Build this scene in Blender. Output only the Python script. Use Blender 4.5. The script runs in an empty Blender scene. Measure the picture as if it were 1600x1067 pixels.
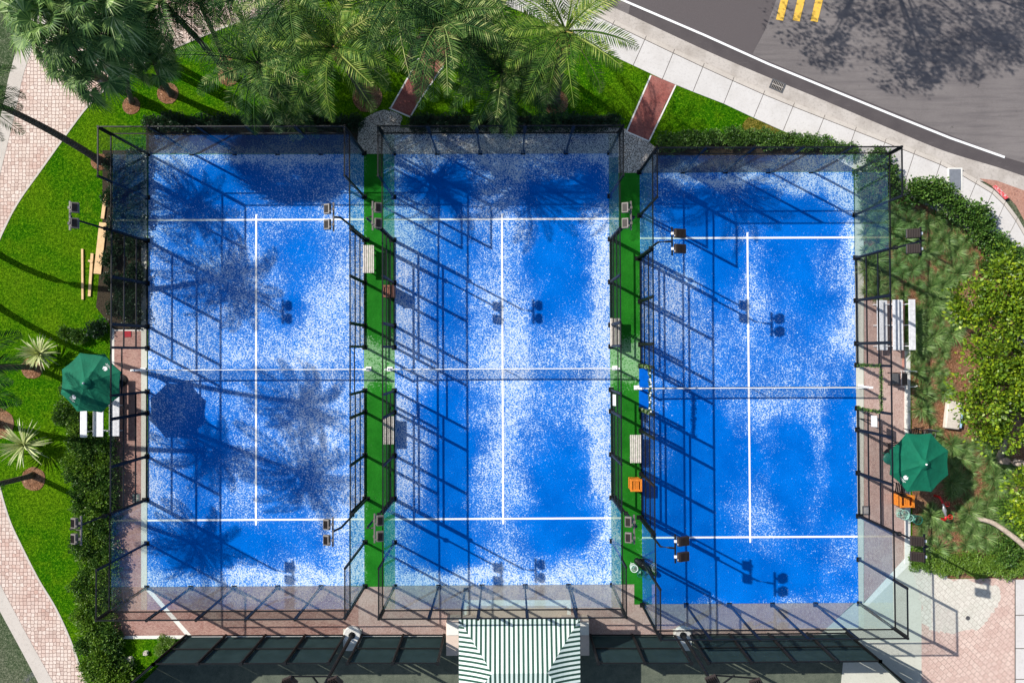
import bpy, bmesh, math, random
from mathutils import Vector, Matrix, noise as mnoise
rnd = random.Random(7)
R = math.radians
S = bpy.context.scene
COL = S.collection

# ---------------------------------------------------------------- camera, world, sun, exposure
CAM_H = 32.67; FOC = 1097.8; RX, RY, RZ = 0.01442, -0.004475, -0.004436
cam_d = bpy.data.cameras.new('camera'); cam = bpy.data.objects.new('camera', cam_d); COL.objects.link(cam)
cam_d.sensor_width = 36.0; cam_d.lens = FOC / 1600 * 36.0; cam_d.clip_start = 0.5; cam_d.clip_end = 2000
CM = Matrix.Rotation(RZ, 3, 'Z') @ Matrix.Rotation(RY, 3, 'Y') @ Matrix.Rotation(RX, 3, 'X')
cam.matrix_world = Matrix.Translation((0, 0, CAM_H)) @ CM.to_4x4()
S.camera = cam
SUN_EL = 37.8; SHADOW_DIR = -28.1           # degrees; shadows fall to the right and slightly down
w = bpy.data.worlds.new('World'); S.world = w; w.use_nodes = True
nt = w.node_tree; bg = nt.nodes['Background']; sky = nt.nodes.new('ShaderNodeTexSky')
sky.sky_type = 'NISHITA'; sky.sun_disc = False; sky.sun_elevation = R(SUN_EL)
sky.sun_rotation = R(90 - (SHADOW_DIR + 180)); sky.air_density = 1.0; sky.dust_density = 1.2
nt.links.new(sky.outputs[0], bg.inputs[0]); bg.inputs[1].default_value = 0.10
sd = bpy.data.lights.new('sun', 'SUN'); sd.energy = 4.7; sd.angle = R(0.5); sd.color = (1.0, 0.955, 0.88)
so = bpy.data.objects.new('sun', sd); COL.objects.link(so)
dv = Vector((math.cos(R(SHADOW_DIR)) * math.cos(R(SUN_EL)), math.sin(R(SHADOW_DIR)) * math.cos(R(SUN_EL)), -math.sin(R(SUN_EL))))
so.rotation_euler = dv.to_track_quat('-Z', 'Y').to_euler(); so.location = (-30, 20, 40)
S.view_settings.view_transform = 'Standard'; S.view_settings.look = 'None'
S.view_settings.exposure = 0.45; S.view_settings.gamma = 1.0; S.view_settings.use_curve_mapping = False
S.render.engine = 'CYCLES'
S.cycles.max_bounces = 8; S.cycles.transparent_max_bounces = 32; S.cycles.glossy_bounces = 4

def P(u, v, z=0.0):
    d = CM @ Vector(((u - 800) / FOC, -(v - 533.5) / FOC, -1.0))
    t = (z - CAM_H) / d.z
    return Vector((d.x * t, d.y * t, z))

# ---------------------------------------------------------------- node helpers
class N:
    """tiny node graph helper"""
    def __init__(s, name):
        s.m = bpy.data.materials.new(name); s.m.use_nodes = True; s.t = s.m.node_tree
        s.bsdf = s.t.nodes['Principled BSDF']; s.out = s.t.nodes['Material Output']
        s.tc = s.t.nodes.new('ShaderNodeTexCoord'); s.co = s.tc.outputs['Object']
    def put(s, sock, v):
        if hasattr(v, 'is_output'): s.t.links.new(v, sock)
        elif isinstance(v, (tuple, list)) and len(v) == 3 and sock.type == 'RGBA': sock.default_value = (*v, 1)
        else: sock.default_value = v
    def math(s, op, a, b=0.0, c=0.0, clamp=False):
        n = s.t.nodes.new('ShaderNodeMath'); n.operation = op; n.use_clamp = clamp
        for i, v in enumerate((a, b, c)): s.put(n.inputs[i], v)
        return n.outputs[0]
    def noise(s, sc, det=3, rough=.55, co=None, dist=0, col=False):
        n = s.t.nodes.new('ShaderNodeTexNoise'); n.inputs['Scale'].default_value = sc
        n.inputs['Detail'].default_value = det; n.inputs['Roughness'].default_value = rough; n.inputs['Distortion'].default_value = dist
        s.t.links.new(co or s.co, n.inputs['Vector']); return n.outputs['Color' if col else 'Fac']
    def vor(s, sc, feat='F1', rand=1.0, co=None, out='Distance'):
        n = s.t.nodes.new('ShaderNodeTexVoronoi'); n.feature = feat; n.inputs['Scale'].default_value = sc
        n.inputs['Randomness'].default_value = rand; s.t.links.new(co or s.co, n.inputs['Vector']); return n.outputs[out]
    def mapr(s, v, a, b, c=0., d=1.):
        n = s.t.nodes.new('ShaderNodeMapRange'); n.clamp = True
        s.put(n.inputs[0], v)
        for i, x in zip((1, 2, 3, 4), (a, b, c, d)): s.put(n.inputs[i], x)
        return n.outputs[0]
    def mix(s, f, a, b, mode='MIX'):
        n = s.t.nodes.new('ShaderNodeMix'); n.data_type = 'RGBA'; n.blend_type = mode
        s.put(n.inputs[0], f); s.put(n.inputs[6], a); s.put(n.inputs[7], b); return n.outputs[2]
    def mapping(s, rot=0, sc=(1, 1, 1), loc=(0, 0, 0)):
        n = s.t.nodes.new('ShaderNodeMapping'); n.inputs['Rotation'].default_value = (0, 0, rot)
        n.inputs['Scale'].default_value = sc; n.inputs['Location'].default_value = loc
        s.t.links.new(s.co, n.inputs[0]); return n.outputs[0]
    def attr(s, name, out='Color'):
        n = s.t.nodes.new('ShaderNodeAttribute'); n.attribute_name = name; return n.outputs[out]
    def island(s):
        return s.t.nodes.new('ShaderNodeNewGeometry').outputs['Random Per Island']
    def objrand(s):
        return s.t.nodes.new('ShaderNodeObjectInfo').outputs['Random']
    def bump(s, h, strength=.4, dist=.02):
        n = s.t.nodes.new('ShaderNodeBump'); n.inputs['Strength'].default_value = strength; n.inputs['Distance'].default_value = dist
        s.t.links.new(h, n.inputs['Height']); s.t.links.new(n.outputs[0], s.bsdf.inputs['Normal'])
    def base(s, c, rough=.8, spec=.3, metal=0.):
        s.put(s.bsdf.inputs['Base Color'], c); s.put(s.bsdf.inputs['Roughness'], rough)
        s.bsdf.inputs['Specular IOR Level'].default_value = spec; s.bsdf.inputs['Metallic'].default_value = metal
        return s.m

def plain(name, c, rough=.6, spec=.4, metal=0., var=.12, sc=6):
    n = N(name); f = n.noise(sc, 4)
    return n.base(n.mix(n.mapr(f, .3, .7), tuple(x * (1 - var) for x in c), tuple(min(1, x * (1 + var)) for x in c)), rough, spec, metal)

# ---------------------------------------------------------------- materials
def mat_lawn(name, dark, mid, lite, k=1.0):
    n = N(name); big = n.noise(.22, 4, .6); midn = n.noise(1.3, 5, .7); fine = n.noise(7.5, 4, .85); f2 = n.noise(17, 3, .8)
    dry = n.noise(.55, 5, .7, dist=.5); a = n.mix(n.mapr(big, .44, .62), mid, lite); a = n.mix(n.mapr(midn, .48, .66, 0, .75), a, lite); a = n.mix(n.mapr(dry, .60, .74, 0, .6), a, tuple((lite[0] * 1.5, lite[1] * 1.1, lite[2] * 3)))
    a = n.mix(n.mapr(midn, .45, .28, 0, .5), a, dark)
    v = n.math('ADD', n.math('MULTIPLY', fine, .5), n.math('MULTIPLY', f2, .5))
    a = n.mix(n.mapr(v, .52, .40, 0, .95), a, dark); a = n.mix(n.mapr(v, .51, .60, 0, .85), a, tuple(x * 2.0 for x in lite))
    n.bump(v, 1.0, .08)
    return n.base(a, .95, .0)
M = {}
M['lawn'] = mat_lawn('lawn_grass', (.006, .046, .001), (.024, .120, .002), (.085, .175, .004))
M['verge'] = mat_lawn('verge_grass', (.030, .055, .022), (.058, .092, .040), (.12, .13, .085))
M['lawn_dim'] = mat_lawn('shaded_lawn_grass', (.010, .040, .006), (.022, .085, .008), (.045, .12, .012))

def mat_blue():
    n = N('blue_sanded_turf'); d = n.attr('sand', 'Fac')
    co = n.mapping(.5, (1, 1, 1)); s1 = n.noise(16, 4, .78, co, .6); s2 = n.noise(3.0, 3, .6)
    st = n.mapping(.7, (1.0, .30, 1)); s3 = n.noise(11, 3, .6, st)
    v = n.math('ADD', n.math('MULTIPLY', s1, .72), n.math('ADD', n.math('MULTIPLY', s2, .14), n.math('MULTIPLY', s3, .14)))
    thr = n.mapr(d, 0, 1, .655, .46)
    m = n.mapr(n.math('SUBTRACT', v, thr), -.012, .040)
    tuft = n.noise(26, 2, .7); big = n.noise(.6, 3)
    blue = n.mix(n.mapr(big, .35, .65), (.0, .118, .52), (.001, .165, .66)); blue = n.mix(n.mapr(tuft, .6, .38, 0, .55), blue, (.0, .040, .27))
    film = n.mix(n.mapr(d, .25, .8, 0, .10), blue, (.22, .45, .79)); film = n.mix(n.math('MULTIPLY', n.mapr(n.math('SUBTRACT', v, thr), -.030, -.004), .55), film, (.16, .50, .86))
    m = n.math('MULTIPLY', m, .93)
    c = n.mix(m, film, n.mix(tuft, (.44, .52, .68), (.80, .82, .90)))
    n.bump(n.math('ADD', tuft, s1), .3, .02)
    return n.base(c, .95, .0)
M['blue'] = mat_blue()
n = N('green_turf'); f = n.noise(30, 3, .7); g = n.noise(1.2, 3); dd = n.attr('sand', 'Fac')
c = n.mix(n.mapr(g, .35, .65), (.010, .150, .008), (.020, .210, .014)); c = n.mix(n.mapr(f, .6, .4, 0, .4), c, (.004, .06, .004))
sp = n.noise(12, 4, .75)
c = n.mix(n.math('MULTIPLY', n.mapr(n.math('SUBTRACT', sp, n.mapr(dd, 0, 1, .72, .42)), -.05, .08), .55), c, (.35, .55, .33))
n.bump(f, .3, .02); M['green'] = n.base(c, .9, .12)
M['line'] = plain('white_turf_line', (.80, .80, .80), .8, .2, var=.08, sc=14)

def mat_brick(name, c1, c2, mortar, sc=(5, 5, 5), rot=0., w=.5, h=.25, blotch=(.3, .2, .17), bl=.35, dirt=(.08, .045, .04)):
    n = N(name); co = n.mapping(rot, sc)
    b = n.t.nodes.new('ShaderNodeTexBrick'); b.offset = .5; n.t.links.new(co, b.inputs['Vector'])
    b.inputs['Color1'].default_value = (*c1, 1); b.inputs['Color2'].default_value = (*c2, 1); b.inputs['Mortar'].default_value = (*mortar, 1)
    b.inputs['Scale'].default_value = 1.0; b.inputs['Mortar Size'].default_value = .025; b.inputs['Brick Width'].default_value = w; b.inputs['Row Height'].default_value = h
    b.inputs['Mortar Smooth'].default_value = .3
    big = n.noise(1.0, 5, .65); fine = n.noise(14, 4, .8)
    c = n.mix(n.mapr(big, .42, .68, 0, bl), b.outputs['Color'], blotch)
    c = n.mix(n.mapr(fine, .5, .3, 0, .6), c, dirt); c = n.mix(n.mapr(fine, .6, .8, 0, .5), c, tuple(min(.8, x * 1.8) for x in c2))
    n.bump(b.outputs['Fac'], -.3, .006)
    return n.base(c, .85, .25)
M['brick_red'] = mat_brick('red_brick_paving', (.29, .14, .115), (.43, .255, .215), (.20, .13, .11), blotch=(.43, .28, .23), bl=.6)
M['brick_walk'] = mat_brick('walkway_brick', (.22, .05, .04), (.33, .09, .07), (.16, .09, .08), rot=1.05, blotch=(.38, .17, .14), bl=.5)
M['brick_pink'] = mat_brick('pink_brick_paving', (.40, .26, .225), (.52, .37, .32), (.28, .19, .17), rot=math.pi / 2, blotch=(.50, .40, .36), bl=.55, dirt=(.16, .11, .10))
M['brick_diag'] = mat_brick('diagonal_brick_paving', (.56, .40, .34), (.66, .51, .44), (.32, .23, .20), sc=(2.2, 2.2, 2.2), rot=math.pi / 4, w=.5, h=.5, blotch=(.52, .36, .31), bl=.6, dirt=(.2, .13, .11))
M['brick_herring'] = mat_brick('terracotta_paving', (.42, .20, .14), (.50, .27, .20), (.22, .12, .10), rot=-.6)

def mat_cobble():
    n = N('hexagon_cobbles'); e = n.vor(5.9, 'DISTANCE_TO_EDGE', .34); cc = n.vor(5.9, 'F1', .34, out='Color')
    big = n.noise(.35, 3, .6); sep = n.t.nodes.new('ShaderNodeSeparateColor'); n.t.links.new(cc, sep.inputs[0])
    c = n.mix(n.mapr(big, .44, .60), (.60, .48, .41), (.52, .34, .28)); c = n.mix(n.mapr(sep.outputs[0], 0, 1, 0, .65), c, (.74, .64, .57)); c = n.mix(n.mapr(sep.outputs[1], .75, 1, 0, .5), c, (.36, .24, .20))
    g = n.noise(16, 4, .8); c = n.mix(n.mapr(g, .45, .25, 0, .5), c, (.2, .13, .11))
    c = n.mix(n.mapr(e, .09, .035), c, (.19, .115, .095)); n.bump(n.mapr(e, 0, .1), .4, .01)
    return n.base(c, .85, .25)
M['cobble'] = mat_cobble()

def mat_conc(name, c, stain, amt=.5, green=None):
    n = N(name); a = n.noise(.9, 5, .65); b = n.noise(9, 5, .75); f = n.noise(45, 3, .8); r = n.objrand()
    col = n.mix(n.mapr(a, .45, .7, 0, amt), c, stain); col = n.mix(n.mapr(b, .48, .28, 0, amt * .8), col, tuple(x * .6 for x in stain))
    col = n.mix(n.mapr(f, .42, .2, 0, .6), col, tuple(x * .3 for x in stain))
    isl = n.island(); col = n.mix(n.mapr(isl, 0, 1, 0, .22), col, tuple(x * .82 for x in c))
    n.bump(f, .15, .01)
    return n.base(col, .85, .25)
M['concrete'] = mat_conc('pale_concrete', (.60, .575, .555), (.49, .46, .435), .55)
M['gutter'] = mat_conc('gutter_concrete', (.50, .455, .415), (.33, .29, .255), .95)
M['band'] = mat_conc('border_concrete', (.54, .49, .44), (.42, .37, .32), .6)
M['apron'] = mat_conc('apron_concrete', (.56, .56, .49), (.46, .45, .38), .5)
M['whitecon'] = mat_conc('white_cast_concrete', (.75, .73, .68), (.56, .52, .46), .5)
M['beige'] = mat_conc('beige_stucco', (.62, .50, .42), (.52, .40, .33), .4)
M['joint'] = plain('dark_joint', (.10, .085, .075), .9)

n = N('asphalt'); a = n.noise(.35, 5, .6); f = n.noise(60, 3, .8); sp = n.noise(3.2, 6, .85); vv = n.vor(2.2, 'F1')
c = n.mix(n.mapr(a, .35, .65), (.120, .104, .102), (.170, .150, .144)); c = n.mix(n.mapr(f, .4, .65, 0, .6), c, (.25, .23, .225))
st = n.mapping(-.42, (.25, 3.0, 1)); sn = n.noise(1.6, 4, .6, st); c = n.mix(n.mapr(sn, .45, .68, 0, .45), c, (.085, .075, .08))
c = n.mix(n.math('MULTIPLY', n.mapr(sp, .645, .67), .85), c, (.02, .017, .017)); n.bump(f, .3, .01)
M['asphalt'] = n.base(c, .85, .3)
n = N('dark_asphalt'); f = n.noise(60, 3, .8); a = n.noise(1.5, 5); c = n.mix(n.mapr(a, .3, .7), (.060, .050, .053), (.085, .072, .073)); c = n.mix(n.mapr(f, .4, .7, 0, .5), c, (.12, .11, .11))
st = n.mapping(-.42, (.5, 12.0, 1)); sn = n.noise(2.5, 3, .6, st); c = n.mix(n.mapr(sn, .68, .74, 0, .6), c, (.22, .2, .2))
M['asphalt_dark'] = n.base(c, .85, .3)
n = N('road_paint_white'); f = n.noise(30, 4, .8); M['paint'] = n.base(n.mix(n.mapr(f, .35, .2), (.82, .82, .82), (.3, .28, .28)), .6, .3)
n = N('road_paint_yellow'); f = n.noise(12, 5, .8); M['yellow'] = n.base(n.mix(n.mapr(f, .5, .35, 0, .7), (.78, .48, .07), (.45, .27, .10)), .6, .3)
n = N('kerb_paint_red'); f = n.noise(9, 4, .8); M['redpaint'] = n.base(n.mix(n.mapr(f, .55, .4), (.62, .05, .06), (.6, .45, .42)), .6, .3)

n = N('grey_gravel'); v = n.vor(26, 'F1', 1, out='Color'); d = n.vor(26, 'F1', 1); sep = n.t.nodes.new('ShaderNodeSeparateColor'); n.t.links.new(v, sep.inputs[0])
c = n.mix(sep.outputs[0], (.34, .28, .23), (.88, .80, .70)); c = n.mix(n.mapr(d, .45, .75), c, (.04, .035, .03)); n.bump(d, -.6, .02)
M['gravel'] = n.base(c, .9, .2)
n = N('bark_mulch'); a = n.noise(13, 5, .88, dist=1.5); b = n.noise(1.2, 4); c = n.mix(n.mapr(a, .40, .60), (.035, .016, .010), (.42, .20, .10)); c = n.mix(n.mapr(b, .45, .7, 0, .45), c, (.30, .20, .13))
c = n.mix(n.mapr(a, .56, .64, 0, .9), c, (.68, .50, .36)); n.bump(a, .9, .04); M['mulch'] = n.base(c, .95, .1)
n = N('dark_soil'); a = n.noise(22, 5, .85); c = n.mix(n.mapr(a, .35, .7), (.012, .012, .008), (.10, .075, .05)); n.bump(a, .9, .04); M['soil'] = n.base(c, .95, .1)
n = N('grey_court_floor'); a = n.noise(2.2, 6, .75); b = n.noise(30, 4, .85); c = n.mix(n.mapr(a, .35, .65), (.055, .068, .052), (.110, .125, .092)); c = n.mix(n.mapr(b, .45, .7, 0, .6), c, (.19, .21, .16)); n.bump(b, .3, .02)
M['southfloor'] = n.base(c, .9, .2)

M['black'] = plain('black_powder_coat', (.008, .009, .010), .5, .2)
M['wire'] = plain('black_mesh_wire', (.008, .009, .010), .6, .1)
M['white'] = plain('white_paint', (.78, .78, .77), .45, .4, var=.05)
M['netwire'] = plain('net_cord', (.015, .016, .02), .8, .2)
M['alu'] = plain('brushed_aluminium', (.74, .74, .76), .5, .4, .1, var=.14, sc=9)
M['slat'] = plain('weathered_slat', (.66, .60, .54), .7, .3, var=.2, sc=9)
M['orange'] = plain('orange_stained_wood', (.72, .22, .022), .55, .35, var=.2, sc=12)
M['terracotta'] = plain('faded_red_wood', (.42, .17, .10), .6, .3, var=.2, sc=12)
M['lumber'] = plain('raw_pine_lumber', (.66, .44, .23), .7, .25, var=.14, sc=9)
M['grey'] = plain('grey_plastic', (.10, .10, .105), .5, .4)
M['lamp_body'] = plain('lamp_housing', (.13, .115, .105), .45, .45, var=.1)
M['lamp_dark'] = plain('lamp_louvre', (.028, .020, .018), .45, .45)
M['lamp_brown'] = plain('dark_lamp_housing', (.026, .017, .013), .45, .4)
M['red'] = plain('red_enamel', (.55, .012, .015), .4, .5)
M['steel'] = plain('galvanised_steel', (.5, .5, .5), .35, .5, .7)
M['teal'] = plain('teal_plastic', (.01, .12, .09), .4, .5)
M['mint'] = plain('mint_plastic', (.30, .55, .46), .4, .5)
M['stone'] = mat_conc('limestone', (.62, .57, .50), (.45, .36, .30), .7)
n = N('umbrella_canvas'); a = n.noise(3, 3); wv = n.noise(70, 2); c = n.mix(n.mapr(a, .35, .65), (.003, .105, .058), (.004, .13, .072)); wr = n.noise(4, 4, .6, dist=1.5); n.bump(wr, .5, .04)
M['canvas'] = n.base(c, .8, .2)
n = N('dark_screen_mesh'); a = n.noise(1.5, 4); wv = n.noise(50, 2); c = n.mix(n.mapr(a, .35, .65), (.014, .032, .034), (.022, .045, .047)); n.bump(wv, .2, .004)
M['screen'] = n.base(c, .85, .15)
# stripes across the slope of the awning
n = N('striped_awning'); u = n.attr('stripe', 'Fac'); fr = n.math('FRACT', n.math('MULTIPLY', u, 5.05)); st = n.math('GREATER_THAN', fr, .53)
a = n.noise(2, 3); white = n.mix(n.mapr(a, .3, .7), (.62, .74, .68), (.72, .80, .74)); M['awning'] = n.base(n.mix(st, white, (.025, .075, .055)), .75, .2)

def glass():
    n = N('tempered_glass'); t = n.t; t.nodes.remove(n.bsdf)
    tr = t.nodes.new('ShaderNodeBsdfTransparent'); tr.inputs[0].default_value = (.80, .92, .91, 1)
    gl = t.nodes.new('ShaderNodeBsdfGlossy'); gl.inputs['Roughness'].default_value = .02; gl.inputs[0].default_value = (.92, .97, .98, 1)
    fr = t.nodes.new('ShaderNodeFresnel'); fr.inputs[0].default_value = 1.5
    geo = t.nodes.new('ShaderNodeNewGeometry'); front = n.math('SUBTRACT', 1.0, geo.outputs['Backfacing'])
    f2 = n.math('MULTIPLY', n.math('DIVIDE', n.math('MULTIPLY', fr.outputs[0], 1.25), n.math('ADD', fr.outputs[0], 1.0)), front)
    tint = n.mix(front, (1, 1, 1), (.80, .905, .90)); t.links.new(tint, tr.inputs[0])
    mx = t.nodes.new('ShaderNodeMixShader'); t.links.new(f2, mx.inputs[0]); t.links.new(tr.outputs[0], mx.inputs[1]); t.links.new(gl.outputs[0], mx.inputs[2])
    # thin dust film
    df = t.nodes.new('ShaderNodeBsdfDiffuse'); df.inputs[0].default_value = (.55, .62, .62, 1)
    m2 = t.nodes.new('ShaderNodeMixShader'); m2.inputs[0].default_value = .008; t.links.new(mx.outputs[0], m2.inputs[1]); t.links.new(df.outputs[0], m2.inputs[2])
    t.links.new(m2.outputs[0], n.out.inputs[0]); return n.m
M['glass'] = glass()

def leafmat(name, cols, trans=.22, rough=.45, spec=.5, attr=False):
    n = N(name); r = n.island(); o = n.objrand(); f = n.noise(1.3, 2)
    ramp = n.t.nodes.new('ShaderNodeValToRGB'); el = ramp.color_ramp.elements
    for i, cc in enumerate(cols):
        if i < 2: e = el[i]
        else: e = el.new(0)
        e.color = (*cc, 1)
    for i, e in enumerate(list(el)): pass
    k = len(cols)
    pos = [j / (k - 1) for j in range(k)]
    while len(el) > 1: el.remove(el[-1])
    el[0].position = 0; el[0].color = (*cols[0], 1)
    for j in range(1, k): e = el.new(pos[j]); e.color = (*cols[j], 1)
    v = n.math('ADD', n.math('MULTIPLY', r, .55), n.math('MULTIPLY', f, .45))
    if attr: v = n.math('ADD', n.math('MULTIPLY', r, .58), n.math('MULTIPLY', n.attr('tone', 'Fac'), .42))
    n.t.links.new(v, ramp.inputs[0])
    n.base(ramp.outputs[0], rough, spec)
    tl = n.t.nodes.new('ShaderNodeBsdfTranslucent'); mxc = n.mix(1.0, ramp.outputs[0], (1.0, 1.1, .4), 'MULTIPLY')
    n.t.links.new(mxc, tl.inputs[0]); mx = n.t.nodes.new('ShaderNodeMixShader'); mx.inputs[0].default_value = trans
    n.t.links.new(n.bsdf.outputs[0], mx.inputs[1]); n.t.links.new(tl.outputs[0], mx.inputs[2]); n.t.links.new(mx.outputs[0], n.out.inputs[0])
    return n.m
M['date'] = leafmat('date_palm_leaflets', [(.008, .030, .010), (.026, .075, .020), (.10, .185, .040), (.54, .56, .22)], trans=.07, rough=.55, spec=.10, attr=True)
M['date_bright'] = leafmat('bright_date_leaflets', [(.014, .045, .008), (.060, .140, .020), (.20, .29, .045), (.64, .62, .22)], trans=.12, rough=.55, spec=.10, attr=True)
M['fan'] = leafmat('fan_palm_leaf', [(.010, .036, .012), (.055, .130, .030), (.19, .30, .075), (.60, .66, .38)], trans=.08, rough=.5, spec=.16, attr=True)
M['hedge'] = leafmat('hedge_leaf', [(.012, .036, .008), (.036, .100, .016), (.10, .20, .03), (.26, .35, .07)], trans=.10, spec=.35)
M['hedge_light'] = leafmat('bright_hedge_leaf', [(.04, .10, .012), (.09, .19, .02), (.17, .29, .03), (.32, .42, .07)])
M['treeleaf'] = leafmat('yellow_green_leaf', [(.025, .06, .008), (.08, .16, .010), (.19, .29, .010), (.46, .48, .02)], trans=.12)
M['lily'] = leafmat('lilyturf_blade', [(.016, .055, .012), (.070, .160, .035), (.20, .31, .09), (.66, .66, .42)], trans=.1, spec=.3)
M['yucca'] = leafmat('variegated_blade', [(.12, .20, .04), (.30, .36, .12), (.55, .58, .28), (.66, .66, .40)], trans=.15)
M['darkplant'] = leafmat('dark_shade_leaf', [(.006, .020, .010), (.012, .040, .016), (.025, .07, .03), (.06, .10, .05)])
n = N('palm_bark'); wv = n.t.nodes.new('ShaderNodeTexWave'); wv.bands_direction = 'Z'; wv.inputs['Scale'].default_value = 3.2; wv.inputs['Distortion'].default_value = 3; n.t.links.new(n.co, wv.inputs[0])
f = n.noise(9, 5, .8); c = n.mix(n.mapr(f, .35, .65), (.075, .052, .040), (.20, .155, .12)); c = n.mix(n.mapr(wv.outputs[1], .6, .9, 0, .5), c, (.05, .035, .028)); n.bump(wv.outputs[1], .6, .03); M['bark'] = n.base(c, .9, .15)
n = N('pale_bark'); f = n.noise(6, 5, .8); n.bump(f, .5, .03); M['bark_pale'] = n.base(n.mix(n.mapr(f, .35, .65), (.22, .17, .14), (.42, .36, .30)), .9, .15)
n = N('golden_frond_bases'); f = n.noise(16, 5, .8); n.bump(f, .8, .05); M['boots'] = n.base(n.mix(n.mapr(f, .35, .65), (.30, .17, .05), (.62, .42, .16)), .9, .15)

# ---------------------------------------------------------------- mesh builder and tagging
class MB:
    def __init__(s): s.v = []; s.f = []; s.mi = []; s.c = []; s.m = 0; s.tone = 0.5
    def add(s, vs, fs):
        o = len(s.v); s.v += [tuple(x) for x in vs]; s.c += [s.tone] * len(vs)
        for f in fs: s.f.append(tuple(i + o for i in f)); s.mi.append(s.m)
    def box(s, c, d, rot=None, off=(0, 0, 0)):
        x, y, z = d[0] / 2, d[1] / 2, d[2] / 2
        vs = [Vector((i * x, j * y, k * z)) for k in (-1, 1) for j in (-1, 1) for i in (-1, 1)]
        if rot is not None: vs = [rot @ q for q in vs]
        c = Vector(c); s.add([q + c for q in vs], [(0, 2, 3, 1), (4, 5, 7, 6), (0, 1, 5, 4), (2, 6, 7, 3), (0, 4, 6, 2), (1, 3, 7, 5)])
    def bevbox(s, c, d, b=.01, rot=None):
        bm = bmesh.new(); bmesh.ops.create_cube(bm, size=1)
        for q in bm.verts: q.co = Vector((q.co.x * d[0], q.co.y * d[1], q.co.z * d[2]))
        bmesh.ops.bevel(bm, geom=bm.edges[:], offset=b, segments=2, affect='EDGES', profile=.5)
        c = Vector(c); vs = [(rot @ q.co if rot is not None else q.co) + c for q in bm.verts]
        bm.verts.index_update(); s.add(vs, [tuple(q.index for q in f.verts) for f in bm.faces]); bm.free()
    def tube(s, pts, r, n=8, cap=True):
        pts = [Vector(p) for p in pts]; k = len(pts); rr = r if isinstance(r, (list, tuple)) else [r] * k
        vs = []; up = Vector((0, 0, 1))
        for i, p in enumerate(pts):
            d = (pts[min(i + 1, k - 1)] - pts[max(i - 1, 0)]).normalized()
            a = d.cross(up if abs(d.z) < .95 else Vector((1, 0, 0))).normalized(); b = d.cross(a)
            vs += [p + (a * math.cos(2 * math.pi * j / n) + b * math.sin(2 * math.pi * j / n)) * rr[i] for j in range(n)]
        fs = [(i * n + j, i * n + (j + 1) % n, (i + 1) * n + (j + 1) % n, (i + 1) * n + j) for i in range(k - 1) for j in range(n)]
        if cap: fs += [tuple(range(n))[::-1], tuple((k - 1) * n + j for j in range(n))]
        s.add(vs, fs)
    def lathe(s, prof, c=(0, 0, 0), n=20):
        vs = [(c[0] + r * math.cos(2 * math.pi * j / n), c[1] + r * math.sin(2 * math.pi * j / n), c[2] + z) for r, z in prof for j in range(n)]
        fs = [(i * n + j, i * n + (j + 1) % n, (i + 1) * n + (j + 1) % n, (i + 1) * n + j) for i in range(len(prof) - 1) for j in range(n)]
        s.add(vs, fs)
    def ring(s, c, r, t, n=20, m=6, rot=None):
        vs = []; c = Vector(c)
        for i in range(n):
            a = 2 * math.pi * i / n
            for j in range(m):
                b = 2 * math.pi * j / m; q = Vector(((r + t * math.cos(b)) * math.cos(a), (r + t * math.cos(b)) * math.sin(a), t * math.sin(b)))
                vs.append((rot @ q if rot is not None else q) + c)
        s.add(vs, [(i * m + j, ((i + 1) % n) * m + j, ((i + 1) % n) * m + (j + 1) % m, i * m + (j + 1) % m) for i in range(n) for j in range(m)])
    def prism(s, poly, z0, z1):
        k = len(poly); s.add([(x, y, z0) for x, y in poly] + [(x, y, z1) for x, y in poly],
              [tuple(range(k))[::-1], tuple(range(k, 2 * k))] + [(i, (i + 1) % k, k + (i + 1) % k, k + i) for i in range(k)])
    def build(s, name, mats, parent=None, loc=(0, 0, 0), attr=None, smooth=False):
        me = bpy.data.meshes.new(name); me.from_pydata(s.v, [], s.f)
        for m in (mats if isinstance(mats, list) else [mats]): me.materials.append(m)
        if isinstance(mats, list): me.polygons.foreach_set('material_index', s.mi)
        if attr:
            a = me.attributes.new(attr, 'FLOAT', 'POINT'); a.data.foreach_set('value', s.c)
        if smooth: me.polygons.foreach_set('use_smooth', [True] * len(me.polygons))
        me.update(); o = bpy.data.objects.new(name, me); COL.objects.link(o)
        if parent: o.parent = parent
        o.location = loc; return o

def tag(o, label=None, cat=None, group=None, kind=None):
    if label: o['label'] = label
    if cat: o['category'] = cat
    if group: o['group'] = group
    if kind: o['kind'] = kind
    return o
def thing(name, loc, label, cat, group=None, rz=0.):
    o = bpy.data.objects.new(name, None); COL.objects.link(o); o.location = loc; o.rotation_euler = (0, 0, rz); o.empty_display_size = .3
    return tag(o, label, cat, group)
def copy_tree(o, parent=None):
    c = o.copy(); COL.objects.link(c); c.parent = parent
    for ch in o.children: copy_tree(ch, c)
    return c
LAYER = [0]
def area(name, px, mat, z, zdown=None, attr=None):
    """a ground surface outlined in ground coordinates"""
    pts = [P(u, v, z) for u, v in px]; b = MB()
    if zdown is None: b.add(pts, [tuple(range(len(pts)))])
    else: b.prism([(p.x, p.y) for p in pts], zdown, z)
    o = b.build(name, mat, attr=attr)
    bm = bmesh.new(); bm.from_mesh(o.data); bmesh.ops.recalc_face_normals(bm, faces=bm.faces)
    for f in bm.faces:
        if zdown is None and f.normal.z < 0: f.normal_flip()
    bm.to_mesh(o.data); bm.free()
    return tag(o, kind='structure')
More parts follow.
